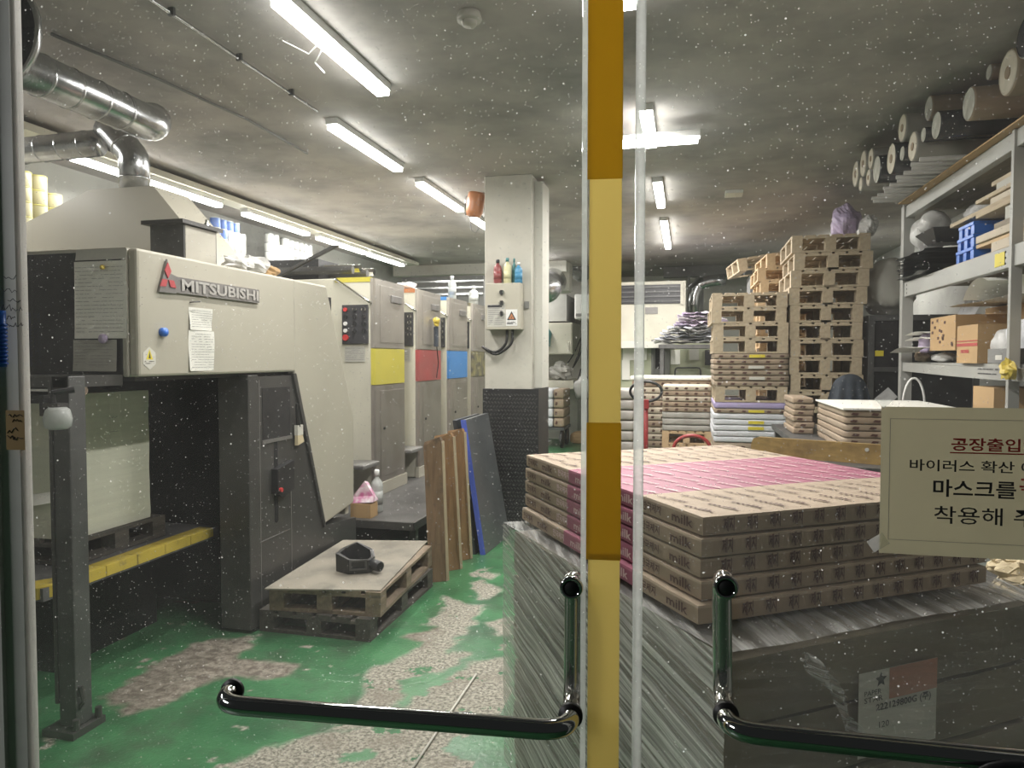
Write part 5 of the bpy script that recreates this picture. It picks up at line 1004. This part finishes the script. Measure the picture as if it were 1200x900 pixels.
# ================================================================== right side: table, rack, rolls
TZ = .95
wk = thing('work_table', (1.0, 4.9, 0), 'grey table with white front panel under reams and board', 'table')
fl, frr = P(880, 533, Z=TZ), P(1030, 545, Z=TZ)
MB().box(.36, 1.56, 3.86, 4.3, TZ-.04, TZ).build('top', 'post_grey', wk); MB().box(.70, 1.56, 4.3, 6.3, TZ-.04, TZ).build('rear_top', 'post_grey', wk); MB().box(.78, 1.56, 3.87, 3.90, .1, TZ-.04).build('front_panel', 'white_plastic', wk); MB().box(.36, .78, 3.875, 3.90, .1, TZ-.04).build('front_panel', 'post_grey', wk)
for x in (.72, 1.49):
    for y in (3.91, 6.22): MB().box(x, x+.06, y, y+.06, 0, TZ-.04).build('leg', 'post_grey', wk)
# ochre board standing on the table edge
bd_ = thing('ochre_board', fl, 'long varnished ochre wooden board standing on the grey table', 'board'); e = (frr-fl); e.z = 0; e.normalize(); nn = Vector((-e.y, e.x, 0)); L_ = 1.05; Hh = .105
o0_ = Vector((fl.x, fl.y, TZ)); prof = [(0,.0),(L_,0),(L_,Hh),(.04,Hh),(.012,Hh-.01),(0,Hh-.04)]; m_ = len(prof)
MB().add([o0_+e*x+VZ*z for x, z in prof]+[o0_+e*x+VZ*z+nn*.03 for x, z in prof], [tuple(range(m_)), tuple(range(m_, 2*m_))[::-1]]+[(i, m_+i, m_+(i+1)%m_, (i+1)%m_) for i in range(m_)]).build('plank', 'ochre_wood', bd_)
kx = .60; MB().cyl(o0_+e*kx+VZ*.075-nn*.004, o0_+e*kx+VZ*.075, .010, n=14).build('round_plug', 'paper_grey', bd_)
# reams with white sheets on top
c = P(990, 478, Y=4.5); x0_ = c.x; x1_ = 1.55; zt = c.z; hgt_ = zt-TZ; n = 6; h = (hgt_-.014)/n
for i in range(n): ream_geo(x1_-x0_, .9, h*.97, 'kraft_dark' if i % 2 else 'kraft', 'brown ream, %s of stack under white sheets on the table' % ORD[n-1-i], ((x0_+x1_)/2+random.uniform(-.005,.005), 4.96, TZ+i*h), 150+i, 'brown reams under white sheets', True)
tag(MB().soft(x1_-x0_+.02, .93, .014, 10, 10, 2, .002, .004, 2, Matrix.Translation(((x0_+x1_)/2, 4.96, zt-.014))).build('white_sheets', 'paper'), 'flat white sheets lying on brown reams on the table', 'paper')
xs0 = P(930,470,Y=5.5).x; xs1 = P(958,470,Y=5.5).x; zt2 = P(940,466,Y=5.5).z; n = 6; h = (zt2-TZ)/n
for i in range(n): ream_geo(xs1-xs0-.02, .5, h*.97, 'kraft', 'narrow brown ream, %s of small stack on the table' % ORD[n-1-i], ((xs0+xs1)/2-.01+random.uniform(-.008,.008), 5.75, TZ+i*h), 170+i, 'narrow brown reams', True)
# dark cloth
c = P(996, 452, Y=6.2); cl_ = MB()
def drape(u, v):
    a = (u-.5)*2; w = .10+.10*(1-v)**.7; f_ = .02*math.sin(u*22)*(1-v)
    return Vector((c.x+a*w, 6.2-.05*math.cos(a*1.5)+f_, TZ+(1.375-TZ)*v-.05*v*a*a))
cl_.grid(26, 14, drape); b0 = len(cl_.v); cl_.grid(26, 14, lambda u, v: drape(u, v)+Vector((0,.05+.04*(1-v),0)))
tag(cl_.build('dark_jacket', 'denim', None, True), 'dark denim jacket draped beside the tall pallet stack', 'jacket')
# white cord hoop and carton behind the sheets
a = P(1062, 462, Y=5.55); b = P(1080, 463, Y=5.55); ms = (a+b)/2; tag(MB().tube([Vector((ms.x+.07*math.cos(t_), 5.55, TZ+.21+.2*math.sin(t_))) for t_ in [math.pi*i/16 for i in range(17)]]+[Vector((ms.x-.07, 5.55, TZ))], .008, 6).build('arching_cable', 'white_plastic', None, True), 'white cord arching up behind the white sheets', 'cord')
# ------------------------------------------------------------------ rack
RX = 1.6; Y0_, Y1_ = 2.3, 6.02
rk = thing('storage_rack', (2.1, 4.2, 0), 'grey steel storage rack with three loaded decks', 'rack')
for nm, z0, z1, dz in (('top_beam', 2.56, 2.65, 0), ('middle_beam', 1.965, 2.075, 0)):
    MB().box(RX, RX+.05, Y0_, Y1_, z0, z1, bev=.004).build(nm, 'rack', rk); MB().box(RX, RX+.05, Y0_, Y1_, z0, z1).v; MB().box(2.55, 2.6, Y0_, Y1_, z0, z1).build(nm, 'rack', rk); MB().box(RX+.05, 2.55, Y0_, Y1_, z1-.03, z1-.005).build('deck', 'wood_grey', rk)
lw_ = MB(); n = 16
pts = [(Y0_+(Y1_-Y0_)*i/n, -.02*math.sin(math.pi*i/n)) for i in range(n+1)]
lw_.prism([(y, 1.47+s) for y, s in pts]+[(y, 1.405+s) for y, s in pts[::-1]], 'x', RX, RX+.05); lw_.build('lower_beam', 'rack', rk); MB().box(RX+.05, 2.6, Y0_, Y1_, 1.45, 1.47).build('deck', 'rack', rk)
for y in (2.3, 4.10, 5.96):
    for x in (RX-.012, 2.56): MB().box(x, x+.05 if y == 4.10 else x+.075, y, y+(.03 if y == 4.10 else .07), 0, 2.65).build('upright', 'rack', rk)
MB().box(RX+.05, 2.6, Y0_, Y1_, 1.0, 1.02).build('deck', 'rack', rk); MB().box(RX, RX+.04, Y0_, Y1_, .96, 1.02).build('bottom_beam', 'rack', rk)
a = P(1172, 300, X=RX); MB().box(RX-.003, RX, a.y-.06, a.y+.06, 1.985, 2.055).build('yellow_sticker', 'sticker_yellow', rk)
mb = MB()
for y in (2.4, 4.2, 5.9):
    for z in (1.99, 2.02, 2.05): mb.cyl((RX-.002, y, z), (RX, y, z), .006, n=8)
mb.build('bolt_holes', 'void', rk); mb = MB(); lines_on(mb, (RX-.002, 4.52, 1.40), -VY, VZ, .28, .05, 2, 4, .006); mb.build('pen_note', 'ink', rk)
# cardboard under the rolls and the rolls themselves
tag(MB().add([(1.57,Y0_,2.66),(2.5,Y0_,2.66),(2.5,5.9,2.66),(1.53,5.9,2.66),(1.57,Y0_,2.652),(2.5,Y0_,2.652),(2.5,5.9,2.652),(1.53,5.9,2.652)], [(0,1,2,3),(7,6,5,4),(0,4,5,1),(1,5,6,2),(2,6,7,3),(3,7,4,0)]).build('card_sheet', 'carton'), 'brown cardboard sheet under the rolls on the rack', 'cardboard')
ROLLED = []
def roll(u, v, rpx, X, body, end, label, length=.9, core=True, tilt=0.0, group='rolls on the rack'):
    p = P(u, v, X=X); D = (p-CAM).dot(FW); r = rpx*D/F; p.z = min(p.z, ZC-r-.012); p.z = max(p.z, 2.692+r)
    for (y, z, q) in ROLLED: r = min(r, math.hypot(p.y-y, p.z-z)-q-.001)      # rolls rest against each other
    if r < .022: return
    ROLLED.append((p.y, p.z, r))
    t = thing('paper_roll', p, label, 'roll', group); d = Vector((1, tilt, 0)).normalized(); M = Matrix.Translation(p) @ d.to_track_quat('Z', 'Y').to_matrix().to_4x4()
    MB().lathe([(r*.99,0),(r,.006),(r,length-.006),(r*.99,length)], 26, M).build('wrapper', body, t, True)
    e_ = MB().lathe([(r*.95,-.003),(r*.9,-.006),(r*.88,-.003),(r*.3,-.004),(r*.29,.0)], 26, M).build('end_face', end, t)
    if core: MB().lathe([(r*.2,-.006),(r*.28,-.007),(r*.28,.01),(r*.2,.01)], 18, M).build('core', 'roll_core', t); 
pm('roll_black', (.025,.027,.03), (.05,.05,.055), 7, .25); pm('plastic_end', (.55,.54,.48), (.35,.34,.30), 9, .2, bump=.5, bscale=15); pm('roll_grey', (.30,.29,.26), (.24,.23,.21), 6, .6)
for a_ in ((1182,85,26,1.52,'kraft_dark','roll_end','largest kraft roll on the rack with hollow core',.9,True),
           (1136,122,19,1.46,'kraft','plastic_end','kraft roll printed with round marks in clear plastic end',1.0,False),
           (1089,124,14,1.40,'kraft_dark','plastic_end','slim kraft roll behind the black roll',.9,False),
           (1098,147,16,1.37,'roll_black','plastic_end','black roll with clear plastic end on the rack',.9,False),
           (1083,158,14,1.34,'roll_black','plastic_end','black roll wrapped at the end beside another black roll',.8,False),
           (1074,142,14,1.33,'can_cream','plastic_end','cream roll with yellow crumpled plastic end',.8,False),
           (1058,150,16,1.30,'roll_grey','roll_end','grey roll with round core on top of the heap',.8,True),
           (1070,175,17,1.32,'roll_grey','roll_end','grey roll below the cream roll with small core',.8,True),
           (1058,183,16,1.30,'roll_black','plastic_end','dark roll with glinting plastic end in lower row',.8,False),
           (1045,190,18,1.28,'roll_black','roll_end','dark roll with pale bulging end in lower row',.8,True),
           (1048,163,9,1.28,'roll_grey','plastic_end','small roll with torn wrapping on the heap',.8,False),
           (1028,200,16,1.25,'roll_black','plastic_end','dark roll with torn white end at far group',.8,False),
           (1021,186,15,1.24,'roll_grey','roll_end','upper grey roll of the far group with tiny core',.8,True),
           (1012,192,15,1.23,'roll_grey','roll_end','middle upper grey roll of the far group',.8,True),
           (1003,204,15,1.22,'roll_grey','roll_end','outermost grey roll of the far group',.8,True),
           (1018,214,14,1.24,'roll_grey','roll_end','lower grey roll of the far group beside dark roll',.8,True),
           (1009,226,13,1.23,'roll_grey','roll_end','low slim grey roll of the far group',.8,False),
           (1003,234,12,1.22,'roll_grey','roll_end','lowest slim grey roll at end of the far group',.8,False),
           (1160,82,9,1.56,'kraft_dark','plastic_end','thin kraft tube with crumpled end beside the largest roll',.8,False)):
    roll(*a_)
p = P(1205, 30, X=1.5); roll(1203, 30, 24, 1.5, 'wall_paint', 'black_plastic', 'roll with black end cap right under the ceiling', .9, False)
mk_ = MB(); q = P(1136, 122, X=1.46)
for i in range(6): mk_.cyl((1.60+i*.12, q.y-.10*0-.094, q.z-.03), (1.60+i*.12, q.y-.097, q.z-.03), .016, n=10)
for i in range(12):
    z = 2.661+.014; y = 4.7+i*.105
    t = thing('card_tube', (1.45, y, z), 'long pale grey tube lying flat below the roll heap', 'tube', 'flat tubes under the rolls'); MB().cyl((1.33-.02*math.sin(i*2.1), y, z), (2.4, y, z), .0135, n=12).build('tube', 'roll_grey', t, True)
# middle deck
MZ = 2.076
def slab(name, u0, u1, v, X, th, depth, mat, label, cat, group=None, rot=0, zt=None):
    a = P(u0, v, X=X); b = P(u1, v, X=X); y0, y1 = min(a.y, b.y), max(a.y, b.y); z = zt
    t = MB().box(X, X+depth, y0, y1, z, z+th); return tag(t.build(name, mat), label, cat, group)
pan = [(2.078,2.096,5.30,'wood_tan','thin ply sheet lying flat on the middle deck'),(2.097,2.149,4.55,'kraft_pale','thick pale bundle low in the board pile'),(2.150,2.172,4.79,'wood_light','yellow edged board low in the board pile'),(2.173,2.215,4.75,'kraft_pale','pale bundle right above the yellow edged board'),(2.216,2.249,4.52,'wood_grey','grey board halfway up the board pile'),(2.250,2.320,4.40,'paper_grey','thick grey bundle halfway up the board pile'),(2.322,2.345,4.76,'wood_tan','tan board under the longest board'),(2.346,2.370,5.21,'wood_tan','longest tan board reaching over the blue pallets'),(2.372,2.405,4.60,'kraft_pale','pale bundle above the longest board'),(2.407,2.430,4.77,'wood_tan','tan board third from top of board pile'),(2.432,2.468,4.50,'paper_grey','grey bundle second from top of board pile'),(2.470,2.495,4.59,'wood_tan','topmost tan board of the board pile')]
for i, (z0, z1, y1, m, lab) in enumerate(pan):
    tag(MB().box(RX+.052+.008*(i % 3), 2.35, 2.4, y1, z0, z1, bev=.003).build('stored_board', m), lab, 'board', 'boards on the middle deck')
bpz = 2.097
for i in range(3):
    y0, y1 = 4.80, 5.08-.02*i; t = thing('blue_plastic_pallet', (1.9, 5.0, bpz), ('lowest', 'middle', 'uppermost')[i]+' small blue plastic pallet on the middle deck', 'pallet', 'blue plastic pallets')
    MB().box(RX+.055, 2.3, y0, y1, bpz+.052, bpz+.073, bev=.003).build('deck', 'blue_plastic', t)
    for k in range(3): MB().box(RX+.06, 2.28, y0+(y1-y0-.05)*k/2, y0+(y1-y0-.05)*k/2+.05, bpz, bpz+.052).build('runner', 'blue_plastic', t)
    bpz += .0745
rr = random.Random(12)
for i in range(9):
    sd_ = i*5.1; y0 = 5.32-.04*rr.random(); y1 = 5.95; zc = MZ+.004+i*.018
    mb = MB().grid(14, 8, lambda u, v: Vector((RX-.06+.8*v-.03*mnoise.noise(Vector((u*3, sd_, 0))), y0+(y1-y0)*u, zc+.012*(1+mnoise.noise(Vector((u*4, v*3, sd_))))+.10*max(0, .25-v)*-0)))
    tag(mb.build('black_sheet', 'black_sheet', None, True), 'floppy black sheet, %s of pile on the middle deck' % ORD[8-i], 'sheet', 'black sheets on the middle deck')
tag(MB().hexa([(RX+.02,5.33,MZ+.20),(RX+.4,5.33,MZ+.20),(RX+.4,5.5,MZ+.20),(RX+.02,5.5,MZ+.20)], [(RX-.03,5.24,MZ+.29),(RX+.5,5.24,MZ+.29),(RX+.5,5.62,MZ+.29),(RX-.03,5.62,MZ+.29)]).build('black_tray', 'black_sheet'), 'black flared tray on the pile of black sheets', 'tray')
def bag(u, v, X, r, lab, mat='plastic_bag', seed=1, z=None, amp=.4):
    p = P(u, v, X=X); 
    if z is not None: p.z = z+r[2]
    return tag(MB().blob(p, r, seed, amp*.6, 28, 20, 1.5, .07).build('plastic_bag', mat, None, True), lab, 'bag', 'bags on the rack' if mat == 'plastic_bag' else None)
def bag_at(c, r, seed, lab): tag(MB().blob(c, r, seed, .22, 30, 20, 1.6, .07).build('plastic_bag', 'plastic_bag', None, True), lab, 'bag', 'bags on the rack')
bag_at((1.70, 5.66, MZ+.295+.09), (.10,.07,.09), 2, 'white bulging bag above the black sheets'); bag_at((1.74, 5.85, MZ+.19+.15), (.13,.09,.15), 5, 'white bag hanging at the far rack post'); bag_at((2.02, 5.38, MZ+.295+.10), (.20,.20,.10), 7, 'big white bag lying in the black flared tray'); bag_at((2.3, 5.75, MZ+.19+.16), (.16,.14,.16), 9, 'pale bag deep inside the middle deck')
# lower deck
LZ = 1.4715
def at(u, v, X=RX+.02): return P(u, v, X=X)
cb1 = thing('printed_carton', at(1105, 402), 'tan carton with dark print and torn side on lower deck', 'carton'); a, b = at(1090,402), at(1120,374); MB().box(RX+.02, RX+.3, b.y, a.y, LZ+.08, LZ+.30).build('box', 'carton', cb1); mb = MB(); rr = random.Random(2)
for i in range(14): 
    y = rr.uniform(b.y+.02, a.y-.04); z = rr.uniform(LZ+.1, LZ+.27); mb.box(RX+.018, RX+.02, y, y+.03, z, z+.018)
mb.build('print', 'print_brown', cb1)
cb2 = thing('striped_carton', at(1136, 425), 'orange tan carton with red stripe on lower deck', 'carton'); a, b = at(1122,425), at(1147,388); CB = b.copy(); MB().box(RX+.015, RX+.28, b.y, a.y, LZ, LZ+.225).build('box', 'carton', cb2); MB().box(RX+.013, RX+.015, b.y, a.y, LZ+.10, LZ+.118).build('red_stripe', 'carton_red', cb2); MB().box(RX+.013, RX+.015, b.y, a.y, LZ+.128, LZ+.134).build('red_stripe', 'carton_red', cb2); mb = MB(); text_on(mb, 'Baselime', (RX+.0135, a.y-.06, LZ+.05), -VY, VZ, width=.13, height=.025) if False else lines_on(mb, (RX+.0135, a.y-.07, LZ+.045), -VY, VZ, .14, .03, 1, 3, .02); mb.build('print', 'carton_red', cb2)
tag(MB().box(RX+.31, RX+.7, 4.55, 5.30, LZ, LZ+.355).build('plain_carton', 'carton'), 'large plain carton behind the small ones on lower deck', 'carton')
# curled sheets
def curl(name, y0, y1, x0, x1, z, R, lab, mat='paper', turn=1.5):
    def fn(u, v):
        s = u*turn*math.pi; return Vector((x0+(x1-x0)*v, y0+(y1-y0)*.0+R*math.sin(s)*(1-.2*u)+(y1-y0)*u*.6, z+R*(1-math.cos(s))*(1-.15*u)))
    return tag(MB().grid(30, 4, fn).build(name, mat, None, True), lab, 'paper')
curl('curled_sheet', 4.72, 4.2, RX-.02, RX+.7, LZ+.37, .06, 'white curled sheet beside the arched one on lower deck', 'paper', 1.3); curl('curled_sheet', 4.30, 4.0, RX+.06, RX+.7, LZ+.37, .05, 'white arched sheet roll near the thin rack post', 'paper', 1.6)
tag(MB().grid(12, 3, lambda u, v: Vector((RX+.06+.55*v, 5.2-1.0*u, LZ+.363+.004*math.sin(9*u)))).build('flat_sheet', 'paper_grey'), 'flat grey sheet under the curled sheets', 'paper')
def hang(u, v):
    return Vector((RX+.24+.5*(v**1.5)*.3+.02*math.sin(u*14)*(1-v), 5.80-.38*u*(.7+.3*v), LZ+.12+.38*v+.05*math.sin(u*3)*(1-v)))
tag(MB().grid(24, 14, hang).build('hanging_film', 'white_wrap', None, True), 'draped white plastic film at far end of lower deck', 'film')
for i, (dz, w, lab) in enumerate(((.10, .30, 'lowest white paper flap sticking out past the rack post'), (.16, .16, 'middle white paper flap at the rack post'), (.20, .22, 'upper white paper flap at the rack post'))):
    tag(MB().grid(8, 3, lambda u, v: Vector((RX-.10*(i == 0)+.18*v, 5.93-.5*u, LZ+dz+.02*math.sin(u*3)-.03*(1-u)*(i == 0)))).build('paper_flap', 'paper', None, True), lab, 'paper')
bag(1087, 398, RX+.13, (.06,.08,.08), 'mauve bag beside the printed carton', 'purple_bag', 3, LZ+.06); bag(1082, 415, RX+.12, (.05,.13,.04), 'crumpled brown bag low on the far deck end', 'wood_old', 4, LZ, .7); bag(1106, 415, RX+.12, (.06,.14,.035), 'crumpled white and yellow packet under the printed carton', seed=6, z=LZ, amp=.6)
bag_at((RX+.11, CB.y-.115, LZ+.095), (.06,.085,.095), 8, 'white knotted bag beside the red striped carton'); bag(1200, 402, RX+.16, (.08,.09,.12), 'blue white bag beside the thin rack post', 'white_wrap', 11, LZ)
gb = thing('grey_case', at(1173, 424), 'dark grey flat case with white label at the deck edge', 'case'); a, b = at(1163,424), at(1187,412); MB().box(RX-.005, RX+.15, b.y, a.y, LZ+.0005, LZ+.08, bev=.004).build('case', 'dark_wall', gb); MB().box(RX-.007, RX-.005, b.y+.06, b.y+.14, LZ+.02, LZ+.045).build('label', 'label_white', gb)
p = at(1171, 393); bottle('white_jar', (RX+.40, p.y, LZ+.13), .05, .12, 'white_plastic', 'white_plastic', 'white jar with wide cap on the lower deck'); tag(MB().box(RX+.33, RX+.5, p.y-.14, p.y+.08, LZ, LZ+.128).build('jar_carton', 'carton'), 'low carton under the white jar', 'carton')
p = P(1188, 433, X=RX-.02); tag(MB().blob((RX-.045, p.y, p.z), (.03,.07,.05), 5, .5, 14, 10, 2.4, .3).build('tape_wad', 'yellow_paint'), 'yellow wad of tape stuck on the lower deck edge', 'tape')
tag(MB().box(RX+.06, RX+.5, 3.3, 4.06, LZ, LZ+.30).build('stacked_cartons', 'kraft_pale'), 'pale carton on the lower deck beyond the thin rack post', 'carton')
a, b = P(1140,478,X=RX+.02), P(1165,450,X=RX+.02); tag(MB().box(RX+.02, RX+.3, b.y, a.y, 1.021, P(1140,452,X=RX+.02).z).build('plain_box', 'carton'), 'plain brown box on the bottom deck of the rack', 'carton')
# bags on pallet stack top and sack, cabinet
p = P(990, 255, Y=7.4); lb_ = thing('purple_sack', P(990,272,Y=7.4), 'lilac plastic sack on top of the tall pallet stack', 'bag'); MB().blob((p.x,p.y,2.645+.16), (.125,.14,.16), 4, .3, 30, 20, 1.6, .1).build('sack', 'purple_bag', lb_)
p = P(1018, 262, Y=7.25); tag(MB().blob((p.x,p.y,2.633+.10), (.075,.12,.10), 6, .3, 26, 18, 1.8, .12).build('clear_wad', 'plastic_bag'), 'clear plastic wad beside the lilac sack', 'bag')
cbn = thing('glass_cabinet', (1.9, 7.6, 0), 'grey metal cabinet with dark glass behind the rack', 'cabinet'); a, b = P(1013,470,Y=7.05), P(1062,369,Y=7.05); a.x = 1.60
MB().box(a.x, 2.5, 7.06, 7.5, 0, b.z).build('carcass', 'post_grey', cbn)
for (x0, x1, z0, z1) in ((a.x, a.x+.05, 0, b.z), (2.45, 2.5, 0, b.z), (a.x+.05, 2.45, b.z-.05, b.z), (a.x+.05, 2.45, 1.0, 1.04), (a.x+.05, 2.45, 1.38, 1.42)): MB().box(x0, x1, 7.03, 7.06, z0, z1).build('frame', 'post_grey', cbn)
MB().box(a.x+.05, 2.45, 7.048, 7.056, .1, b.z-.05).build('glass', 'black_plastic', cbn); MB().box(a.x+.06, a.x+.13, 7.04, 7.048, 1.52, 1.57).build('yellow_tag', 'sticker_yellow', cbn)
p = P(1038, 340, Y=7.3); tag(MB().blob((p.x+.02,7.3,b.z+.27), (.22,.2,.27), 8, .25, 24, 18, 1.5, .06).build('cloth_sack', 'paper_grey', None, True), 'full grey cloth sack on top of the glass cabinet', 'sack')
# frayed bundle at the right of the wrapped pile
p = P(1190, 672, Z=.85); fb = thing('frayed_bundle', (p.x+.12, p.y+.1, 0), 'frayed straw coloured bundle beside the wrapped pile', 'bundle'); c = Vector((p.x+.15, p.y+.12, .0))
MB().box(c.x-.18, c.x+.3, c.y-.12, c.y+.4, 0, .72).build('core', 'post_grey', fb); MB().blob((c.x+.03, c.y+.05, .80), (.17,.16,.10), 3, .4, 24, 16, 2, .3).build('fibres', 'straw', fb); mb = MB(); rr = random.Random(6)
for i in range(90):
    a = rr.uniform(0, 2*math.pi); r0 = .10; z = .80+rr.uniform(-.06,.08); q = Vector((c.x+.03+math.cos(a)*r0, c.y+.05+math.sin(a)*r0, z)); l = rr.uniform(.05,.11); mb.tube([q, q+Vector((math.cos(a)*l*.6, math.sin(a)*l*.6, rr.uniform(-.02,.03))), q+Vector((math.cos(a)*l, math.sin(a)*l, rr.uniform(-.05,.02)))], .004, 4)
tag(mb.build('frayed_ends', 'straw', fb), kind='stuff')
# thin pole lying on the bare floor
a, b = P(558, 790, Z=.008), P(480, 905, Z=.008); tag(MB().tube([a, b], .005, 6).build('thin_stick', 'label_white', None, True), 'thin pale stick lying on the bare concrete patch', 'stick')
